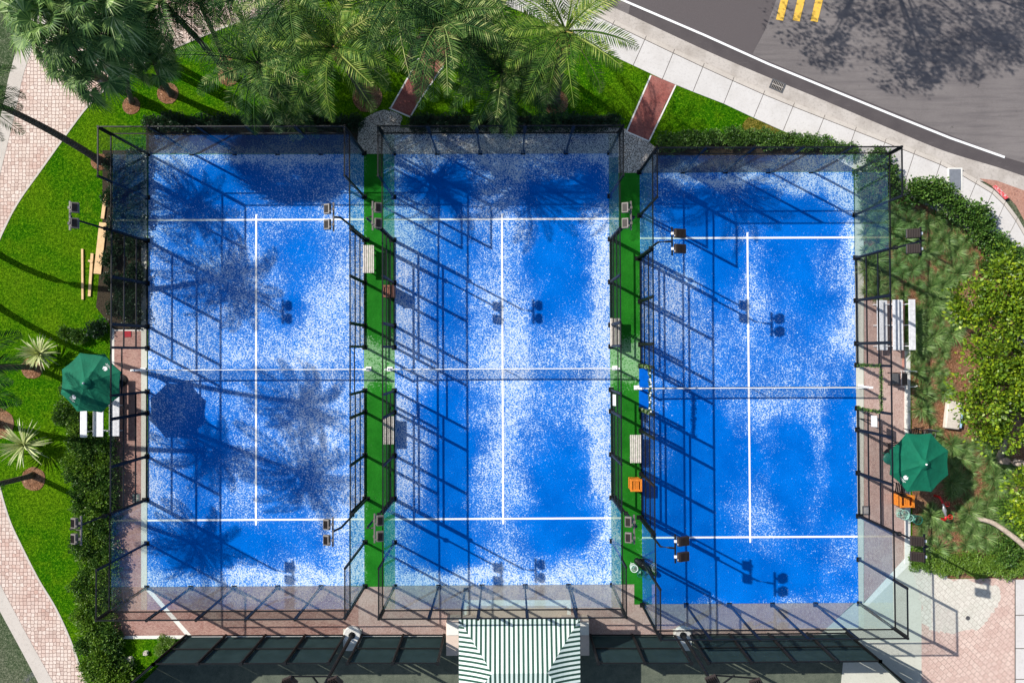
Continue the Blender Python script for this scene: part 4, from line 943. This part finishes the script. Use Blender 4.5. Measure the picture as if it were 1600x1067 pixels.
def palm(T, h, base, kind, label, name='palm_tree', sc=1.0, rb=.17, curve=(0, 0), boots=False, group='palm trees around the courts'):
    """T: where the crown's heart is seen, h: its height, base: where the trunk meets the ground"""
    C = P(T[0], T[1], h); B = P(base[0], base[1], 0); root = thing(name, (B.x, B.y, 0), label, 'palm tree', group); c = C - B; c.z = h
    mid = Vector((c.x * .35 + curve[0], c.y * .35 + curve[1], h * .55)) if len(curve) == 2 else Vector((curve[0], curve[1], h * curve[2])); pts = []; n = 12
    for i in range(n + 1):
        t = i / n; pts.append(Vector((0, 0, -.05)) * (1 - t) ** 2 + 2 * mid * t * (1 - t) + c * t * t)
    b = MB(); b.tube(pts, [rb * (1.35 if i == 0 else 1.0 - .35 * i / n) for i in range(n + 1)], 12); b.build('trunk', M['bark'], root, smooth=True)
    if boots:
        b = MB(); k = 40; r = random.Random(3)
        for i in range(k):
            t = .70 + .3 * i / k; q = pts[min(n, int(t * n))].lerp(pts[min(n, int(t * n) + 1)], t * n % 1); a = i * 2.4; d = Vector((math.cos(a), math.sin(a), .5)).normalized()
            b.box(q + d * rb * .9, (.10, .07, .26), d.to_track_quat('Z', 'X').to_matrix())
        b.build('frond_stubs', M['boots'], root)
    me = {'date': DATE, 'bright': BRIGHT, 'coco': COCO, 'fan': FAN}[kind]; me = me[int(abs(T[0]) + abs(T[1])) % len(me)]
    o = bpy.data.objects.new('crown', me); COL.objects.link(o); o.parent = root; o.location = c; o.scale = (sc,) * 3; o.rotation_euler = (rnd.uniform(-.1, .1), rnd.uniform(-.1, .1), rnd.random() * 6.28)
    return root
# date palms along the top
palm((520, 72), 6.2, (572, 152), 'bright', 'feathery date palm between the first two brick walkways, left of the short brick walk', boots=True, rb=.2)
palm((402, 98), 5.4, (430, 150), 'date', 'date palm above the top edge of the leftmost court, beside two bare leaning trunks', sc=.92, rb=.2)
palm((690, 32), 6.6, (640, 98), 'date', 'date palm whose fronds hang over the short red brick walkway', boots=True, rb=.2)
palm((785, 112), 4.6, (792, 165), 'date', 'low blue-green date palm overhanging the top edge of the middle court', sc=.92, rb=.2)
palm((884, 48), 6.8, (866, 160), 'bright', 'bright date palm with golden frond stubs beside the sidewalk', boots=True, rb=.24, sc=.98)
palm((618, -8), 6.6, (640, 60), 'date', 'date palm cut by the top edge above the short brick walkway', sc=.95)
palm((755, -25), 6.2, (762, 40), 'date', 'date palm cut by the top edge left of the bright one', sc=.9)
palm((455, -12), 6.8, (480, 60), 'date', 'date palm cut by the top edge above the leftmost court', sc=.95)
palm((462, 150), 2.6, (470, 165), 'date', 'added low date palm close to the top wall of the leftmost court', sc=.62, rb=.15)  # this and the next low palms are added to darken the lawn
palm((585, 62), 3.4, (592, 90), 'date', 'added low dark date palm between two tall ones left of the short walkway', sc=.75, rb=.15)
palm((735, 60), 3.4, (742, 82), 'date', 'added low date palm right of the short brick walkway', sc=.8, rb=.15)
palm((455, 55), 3.6, (470, 85), 'date', 'added low date palm near the top edge above the leftmost court', sc=.8, rb=.15)
palm((835, 128), 2.8, (838, 145), 'date', 'added low date palm in the shade under the bright one', sc=.72, rb=.15)
palm((248, -2), 5.6, (357, 116), 'coco', 'slender palm with long bare trunk leaning to the upper left across the path', sc=.95, rb=.15, curve=(.7, -.6))
palm((300, -22), 4.9, (352, 98), 'coco', 'slender palm with bare trunk leaning up from the lawn, right of its twin', sc=.85, rb=.12, curve=(.5, -.5))
palm((345, -40), 5.5, (395, 60), 'coco', 'slender palm at the top edge between the path and the date palms', sc=.85, rb=.13)
# fan palms, top left
palm((95, 48), 6.0, (150, 120), 'fan', 'large light green fan palm covering the curved path corner', sc=1.12)
palm((140, 100), 5.0, (178, 135), 'fan', 'fan palm at the lower edge of the top left clump over the path', sc=1.0)
palm((165, 15), 6.2, (205, 80), 'fan', 'fan palm at the top edge in the top left clump', sc=1.1)
palm((206, 45), 4.6, (206, 160), 'fan', 'fan palm with pale upright trunk rising from a mulch ring on the lawn', sc=.85, rb=.12, curve=(0, -.2))
palm((240, 92), 3.4, (268, 148), 'fan', 'short fan palm with trunk base in the right hand mulch ring', sc=.7, rb=.14)
palm((60, 8), 6.0, (110, 60), 'fan', 'fan palm in the top left corner over the path border', sc=.95)
palm((120, -15), 6.4, (160, 40), 'fan', 'fan palm at the very top of the top left clump', sc=1.0)
# palms whose trunks enter from the left
palm((-42, 148), 5.2, (157, 252), 'coco', 'palm with long dark curved trunk crossing the cobbled path from the cage corner', sc=.82, rb=.17, curve=(-.3, .55))
palm((-75, 574), 8.3, (52, 573), 'coco', 'palm with bare trunk leaning off the left edge level with the nets', sc=1.0, rb=.13)
palm((-92, 765), 6.0, (52, 742), 'coco', 'palm with bare trunk leaning off the lower left edge beside a yucca', sc=.82, rb=.13, curve=(0, -.2))
palm((-135, 214), 7.2, (-20, 385), 'coco', 'palm beyond the left edge casting its shadow on the upper part of the leftmost court', sc=1.05, rb=.15, curve=(0, -.8, .55))
palm((-175, 392), 9.4, (-16, 470), 'coco', 'tall palm beyond the left edge shading the middle of the leftmost court', sc=.82, rb=.15, curve=(0, -.9, .5))
palm((-190, 556), 7.4, (-6, 662), 'coco', 'palm with mulch ring at the left edge above the lower yucca', sc=.82, rb=.15)

# tree mulch rings on the lawn
b = MB()
for u, v, r0 in ((205, 165, .42), (262, 146, .5), (357, 118, .5), (50, 575, .5), (52, 748, .55), (-2, 662, .7), (155, 253, .4), (868, 160, .6), (574, 152, .7), (352, 100, .4)):
    p = P(u, v, .02); k = 22; ring = [Vector((p.x + r0 * (1 + .18 * mnoise.noise(Vector((u, j, 0)))) * math.cos(2 * math.pi * j / k), p.y + r0 * (1 + .18 * mnoise.noise(Vector((u, j * .7, 3)))) * math.sin(2 * math.pi * j / k), .018)) for j in range(k)]
    b.add([Vector((p.x, p.y, .05))] + ring, [(0, j + 1, (j + 1) % k + 1) for j in range(k)])
tag(b.build('tree_ring_mulch', M['mulch']), kind='structure')

# yuccas
def blades(seed, n, L, W, spread, mat, name, arc=.5, seg=4, up0=85, up1=8, stiff=False):
    r = random.Random(seed); b = MB()
    for i in range(n):
        az = r.random() * 6.283; el = R(up1 + (up0 - up1) * r.random() ** 1.1); ln = L * r.uniform(.7, 1.05); base = Vector((math.cos(az), math.sin(az), 0)) * spread * r.random()
        pos = base; e = el; w0 = W * r.uniform(.8, 1.15); sd = Vector((-math.sin(az), math.cos(az), 0)); vs = []
        for s in range(seg + 1):
            t = s / seg; ww = w0 * (math.sin(math.pi * min(1, .18 + .82 * t)) if s < seg else .03) + .001
            vs += [pos - sd * ww, pos + sd * ww]
            e2 = e - arc * t * 1.6; pos = pos + Vector((math.cos(az) * math.cos(e2), math.sin(az) * math.cos(e2), math.sin(e2))) * ln / seg
        b.add(vs, [(2 * s, 2 * s + 1, 2 * s + 3, 2 * s + 2) for s in range(seg)])
    return b.build(name, mat)
def yucca(u, v, label, seed, L=1.05):
    p = P(u, v, .5); root = thing('yucca_plant', (p.x, p.y, 0), label, 'yucca', 'variegated yuccas on the left lawn')
    b = MB(); b.tube([(0, 0, 0), (.02, .02, .5)], [.10, .07], 8); b.build('stem', M['bark'], root)
    o = blades(seed, 85, L, .035, .05, M['yucca'], 'leaves', .28, 4, 82, -5); o.parent = root; o.location = (0, 0, .5)
yucca(62, 552, 'cream and green spiky yucca above the upper leaning trunk', 11, .95)
yucca(38, 694, 'larger cream and green spiky yucca near the lower left leaning trunk', 12, 1.25)

# lilyturf clumps
LILY = [blades(20 + i, 210, .58, .0075, .20, M['lily'], 'grass_clump', .55 + .06 * (i % 4), 5, 88, 12) for i in range(4)]
for o in LILY: protos.append(o)
def scatter_inside(poly, dmin, seed, nmax, grid=None):
    r = random.Random(seed); out = []; xs = [q[0] for q in poly]; ys = [q[1] for q in poly]
    def inside(x, y):
        c = False; j = len(poly) - 1
        for i in range(len(poly)):
            if (poly[i][1] > y) != (poly[j][1] > y) and x < (poly[j][0] - poly[i][0]) * (y - poly[i][1]) / (poly[j][1] - poly[i][1]) + poly[i][0]: c = not c
            j = i
        return c
    for _ in range(9000):
        if len(out) >= nmax: break
        x = r.uniform(min(xs), max(xs)); y = r.uniform(min(ys), max(ys))
        if inside(x, y) and all((x - a) ** 2 + (y - c) ** 2 > dmin ** 2 for a, c in out): out.append((x, y))
    return out
spots = scatter_inside([(1350, 300), (1380, 298), (1440, 330), (1500, 352), (1525, 400), (1490, 440), (1480, 470), (1432, 462), (1390, 462), (1352, 462)], 15, 1, 110) \
      + scatter_inside([(1430, 480), (1470, 470), (1500, 500), (1475, 560), (1480, 600), (1470, 680), (1445, 665), (1432, 600), (1428, 540)], 15, 2, 70) \
      + scatter_inside([(1450, 690), (1560, 690), (1600, 740), (1600, 860), (1500, 862), (1440, 858), (1442, 800), (1480, 770), (1490, 700)], 15, 3, 120)
BAD = [(1488, 647, 30), (1416, 783, 22), (1420, 808, 20), (1500, 488, 14), (1474, 790, 10)]
spots = [q for q in spots if all(math.hypot(q[0] - a, q[1] - c) > d for a, c, d in BAD)]
for i, (u, v) in enumerate(spots):
    o = bpy.data.objects.new('grass_clump', LILY[i % 4].data); COL.objects.link(o); p = P(u, v, .1); o.location = (p.x, p.y, .0); o.rotation_euler = (0, 0, rnd.random() * 6.28); s = rnd.choice((.5, .65, .8, .95, 1.1)); o.scale = (s, s, s * .9)
    tag(o, 'arching green lilyturf clump in the mulch bed right of the courts', 'grass clump', 'lilyturf clumps in the mulch bed')

# shrubs
def shrub_mesh(seed, mat, n=1500, r0=.6, h=.7, leafL=.105, name='shrub', gap=.35):
    r = random.Random(seed); b = MB(); off = Vector((seed * 5.3, 2, 8))
    i = 0
    while i < n:
        d = rvec(r).normalized()
        if d.z < -.35: continue
        k = 1 + .55 * mnoise.noise(d * 1.7 + off) + .3 * mnoise.noise(d * 4.1 + off)
        if mnoise.noise(d * 3.1 + off * 2) < -gap: i += 1; continue
        t = r.random() ** .45; c = Vector((d.x * r0 * k * t, d.y * r0 * k * t, .42 * h + d.z * h * .58 * k * t)); c.z = max(.04, c.z)
        c += rvec(r) * .03
        # a sprig of three or four leaves
        for _ in range(3):
            dd = (d * .7 + rvec(r) * .9 + Vector((0, 0, .35))).normalized(); sv = dd.cross(rvec(r)).normalized(); L = leafL * r.uniform(.7, 1.3); leaf(b, c, dd, sv, L, L * .28, .1)
        i += 3
    for k in range(5):
        a = r.random() * 6.28; b.tube([(0, 0, 0), (.3 * r0 * math.cos(a), .3 * r0 * math.sin(a), h * .5)], [.02, .008], 4, False)
    o = b.build(name, mat); protos.append(o); return o.data
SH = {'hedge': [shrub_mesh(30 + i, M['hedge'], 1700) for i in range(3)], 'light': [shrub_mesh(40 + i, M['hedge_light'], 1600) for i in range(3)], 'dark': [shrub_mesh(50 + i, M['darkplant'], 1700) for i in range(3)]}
def shrubs(pts, kind, label, group, s0=.9, s1=1.25, hz=1., name='shrub'):
    for i, (u, v) in enumerate(pts):
        kd = kind if kind != 'mixed' else ('light' if (i * 7 + int(v)) % 5 < 2 else 'hedge')
        o = bpy.data.objects.new(name, SH[kd][i % 3]); COL.objects.link(o); p = P(u, v, .35); o.location = (p.x, p.y, 0); o.rotation_euler = (0, 0, rnd.random() * 6.28)
        s = rnd.uniform(s0, s1); o.scale = (s, s, s * hz); tag(o, label if '%s' not in label else label % ORD[i], 'shrub', group)
ORD = 'first second third fourth fifth sixth seventh eighth ninth tenth eleventh twelfth thirteenth fourteenth fifteenth sixteenth seventeenth eighteenth nineteenth twentieth 21st 22nd 23rd 24th'.split()
def along(line, step, jit=3, seed=1):
    r = random.Random(seed); ps = resample(line, max(1, int(sum((Vector(line[i + 1]) - Vector(line[i])).length for i in range(len(line) - 1)) / step)))
    return [(q.x + r.uniform(-jit, jit), q.y + r.uniform(-jit, jit)) for q in ps]
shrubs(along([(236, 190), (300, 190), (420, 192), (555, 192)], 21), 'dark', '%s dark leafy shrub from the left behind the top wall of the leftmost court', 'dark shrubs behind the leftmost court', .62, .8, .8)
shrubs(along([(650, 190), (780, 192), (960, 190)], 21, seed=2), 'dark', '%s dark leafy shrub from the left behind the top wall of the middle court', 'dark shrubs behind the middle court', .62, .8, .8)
shrubs(along([(1045, 222), (1120, 214), (1200, 214), (1270, 222), (1330, 232)], 19, seed=3), 'hedge', '%s green shrub from the left between sidewalk and top wall of the rightmost court', 'shrubs behind the rightmost court', .6, .85, .8)
shrubs(along([(1375, 262), (1400, 290), (1440, 300), (1480, 308), (1505, 325), (1525, 345), (1545, 372), (1562, 390)], 19, 8, 4), 'hedge', '%s glossy shrub from the upper left in the curved hedge along the sidewalk', 'curved hedge beside the sidewalk', .85, 1.15)
shrubs([(1356, 300), (1352, 275), (1372, 245)], 'hedge', '%s glossy shrub behind glass at the top right cage corner, counted clockwise', 'shrubs at the top right cage corner', .7, .9)
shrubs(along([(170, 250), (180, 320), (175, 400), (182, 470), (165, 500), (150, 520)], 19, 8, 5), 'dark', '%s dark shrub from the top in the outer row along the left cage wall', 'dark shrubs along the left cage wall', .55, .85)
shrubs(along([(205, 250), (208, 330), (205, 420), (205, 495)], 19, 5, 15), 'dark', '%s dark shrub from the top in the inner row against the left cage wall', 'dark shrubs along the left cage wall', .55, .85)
shrubs(scatter_inside([(118, 650), (140, 690), (172, 700), (172, 1000), (200, 1040), (165, 1055), (130, 1040), (124, 980), (128, 880), (120, 790), (114, 710)], 18, 9, 90), 'mixed', 'green shrub in the wide hedge along the left brick paving', 'hedge along the left brick paving', .62, 1.0)
shrubs([(98, 520), (120, 525), (100, 610), (96, 640), (88, 655), (115, 665)], 'hedge', '%s green shrub from the top beside the left bleacher and umbrella', 'shrubs around the left umbrella', .5, .75)
shrubs([(140, 1050), (160, 1045), (178, 1058), (195, 1062)], 'light', '%s bright yellow-green shrub from the left at the bottom left corner by the fence', 'bright shrubs by the lower left fence', .8, 1.0)
shrubs([(245, 1020), (250, 1003), (262, 1008)], 'light', '%s low bright shrub from the left between brick paving and the lower left fence', 'low bright shrubs by the fence corner', .4, .55, .6)
shrubs(along([(1432, 880), (1500, 888), (1560, 892), (1600, 890)], 14, 6, 6), 'light', '%s bright shrub from the left in the front row above the diagonal brick paving', 'low hedge above the diagonal brick paving', .5, .7, .7)
shrubs(along([(1440, 872), (1520, 878), (1600, 876)], 17, 4, 7), 'light', '%s bright shrub from the left in the back row above the diagonal brick paving', 'low hedge above the diagonal brick paving', .5, .7, .7)
shrubs([(1598, 790), (1575, 795), (1600, 830), (1585, 850), (1610, 860), (1570, 868)], 'hedge', '%s green shrub from the top at the right edge above the low hedge', 'shrubs at the right edge', .8, 1.1)
shrubs([(1545, 415), (1566, 405), (1582, 395), (1600, 405)], 'hedge', '%s shrub from the left between the curved hedge and the yellow-green tree', 'shrubs by the yellow-green tree', .7, .95)
for o in protos: bpy.data.objects.remove(o)

# garlands on the gates of the rightmost court
def garland(side, label, flowers):
    ox, oy = CO[2]; x = ox + side * 5.03; r = random.Random(60 + side); b = MB(); f = MB(); root = thing('leafy_garland', (x, oy, 0), label, 'garland', 'garlands on the gates of the rightmost court')
    path = [(0, 1.0, z * .1) for z in range(2, 22)] + [(0, 1.0 - y * .1, 2.17) for y in range(0, 21)] + [(0, -1.0, z * .1) for z in range(21, 1, -1)]
    for q in path:
        for _ in range(26):
            c = Vector(q) + rvec(r) * .075; dd = rvec(r).normalized(); leaf(b, c, dd, dd.cross(rvec(r)).normalized(), .07, .02)
        if flowers and r.random() < .8:
            c = Vector(q) + rvec(r) * .07 + Vector((0, 0, .05))
            for k in range(5): a = k * 1.256; leaf(f, c, Vector((math.cos(a), math.sin(a), .4)).normalized(), Vector((-math.sin(a), math.cos(a), 0)), .05, .018)
    b.build('foliage', M['hedge'], root)
    if flowers: f.build('flowers', M['white'], root)
garland(1, 'dark green leafy garland framing the right gate of the rightmost court', False)
garland(-1, 'white flowered garland framing the left gate of the rightmost court', True)

# yellow-green tree on the right
def broad_tree(u, v, h, rx, ry, T, label, seed, n=16000, mat='treeleaf', leafL=.12, name='broadleaf_tree', lobes=26, thick=1.1):
    B = P(u, v); C = P(T[0], T[1], h * .75); root = thing(name, (B.x, B.y, 0), label, 'tree'); c0 = C - B; c0.z = h * .72; r = random.Random(seed); b = MB(); off = Vector((seed, 3, 1))
    cl = []
    for i in range(lobes):
        a = r.random() * 6.283; q = math.sqrt(r.random()); cl.append((c0 + Vector((rx * q * math.cos(a), ry * q * math.sin(a), (1 - q * q) * thick * .6 + r.uniform(-.35, .25))), r.uniform(.55, .95)))
    for i in range(n):
        c, s = cl[r.randrange(lobes)]; d = rvec(r).normalized()
        if d.z < -.2 and r.random() < .7: d.z = -d.z
        k = s * (1 + .5 * mnoise.noise(d * 2 + c)); p = c + d * k * r.random() ** .4
        if mnoise.noise(p * 1.5 + off) < -.22: continue
        dd = (d + rvec(r) * .9 + Vector((0, 0, .3))).normalized(); L = leafL * r.uniform(.6, 1.2); leaf(b, p, dd, dd.cross(rvec(r)).normalized(), L, L * .34, .12)
    b.build('crown', M[mat], root)
    t = MB(); fork = Vector((c0.x * .4, c0.y * .4, h * .4)); t.tube([(0, 0, -.05), (c0.x * .2, c0.y * .15, h * .2), fork], [.16, .13, .11], 10)
    for c, s in cl[:16]: m = fork.lerp(c, .5) + Vector((r.uniform(-.2, .2), r.uniform(-.2, .2), .1)); t.tube([fork, m, c], [.07, .045, .015], 6, False)
    t.build('trunk', M['bark_pale'], root, smooth=True)
broad_tree(1560, 722, 3.6, 2.3, 3.9, (1578, 545), 'wide yellow-green tree at the right edge beside the curved hedge', 3, 42000, lobes=58, leafL=.17)
broad_tree(1640, 740, 3.4, 1.2, 1.5, (1622, 800), 'smaller yellow-green tree cut by the right edge below a bare trunk', 4, 15000, lobes=18, leafL=.17)
# fallen or leaning bare trunks at the right edge
def bare_trunk(px, zs, r0, r1, label):
    pts = [P(u, v, z) for (u, v), z in zip(px, zs)]; o0 = Vector((pts[0].x, pts[0].y, 0)); root = thing('leaning_trunk', o0, label, 'tree trunk'); q = [p - o0 for p in pts]
    b = MB(); k = len(q); b.tube(q, [r0 + (r1 - r0) * i / (k - 1) for i in range(k)], 12); b.build('trunk', M['bark_pale'], root, smooth=True)
    b = MB(); r = random.Random(4)
    for i in range(9): a = r.random() * 6.28; b.tube([(0, 0, .15), (.35 * math.cos(a), .35 * math.sin(a), .02)], [.05, .015], 5)
    b.build('roots', M['bark_pale'], root)
bare_trunk(smooth_line([(1562, 719), (1585, 722), (1625, 728)], 3), [.1 + .25 * i for i in range(7)], .17, .13, 'pale bare trunk leaning off the right edge below the yellow-green tree')
bare_trunk(smooth_line([(1520, 809), (1548, 815), (1572, 830), (1600, 852), (1640, 890)], 3), [.05 + .15 * i for i in range(13)], .10, .13, 'thin pale curved trunk reaching the lower right edge through grass clumps')
# street tree beyond the top right: its shadow lies on the road
broad_tree(1260, -180, 9.0, 6.6, 3.3, (1300, -290), 'large tree beyond the top edge shading the road', 9, 17000, mat='hedge', leafL=.15, lobes=60, thick=3.0)
print('objects', len(bpy.data.objects))
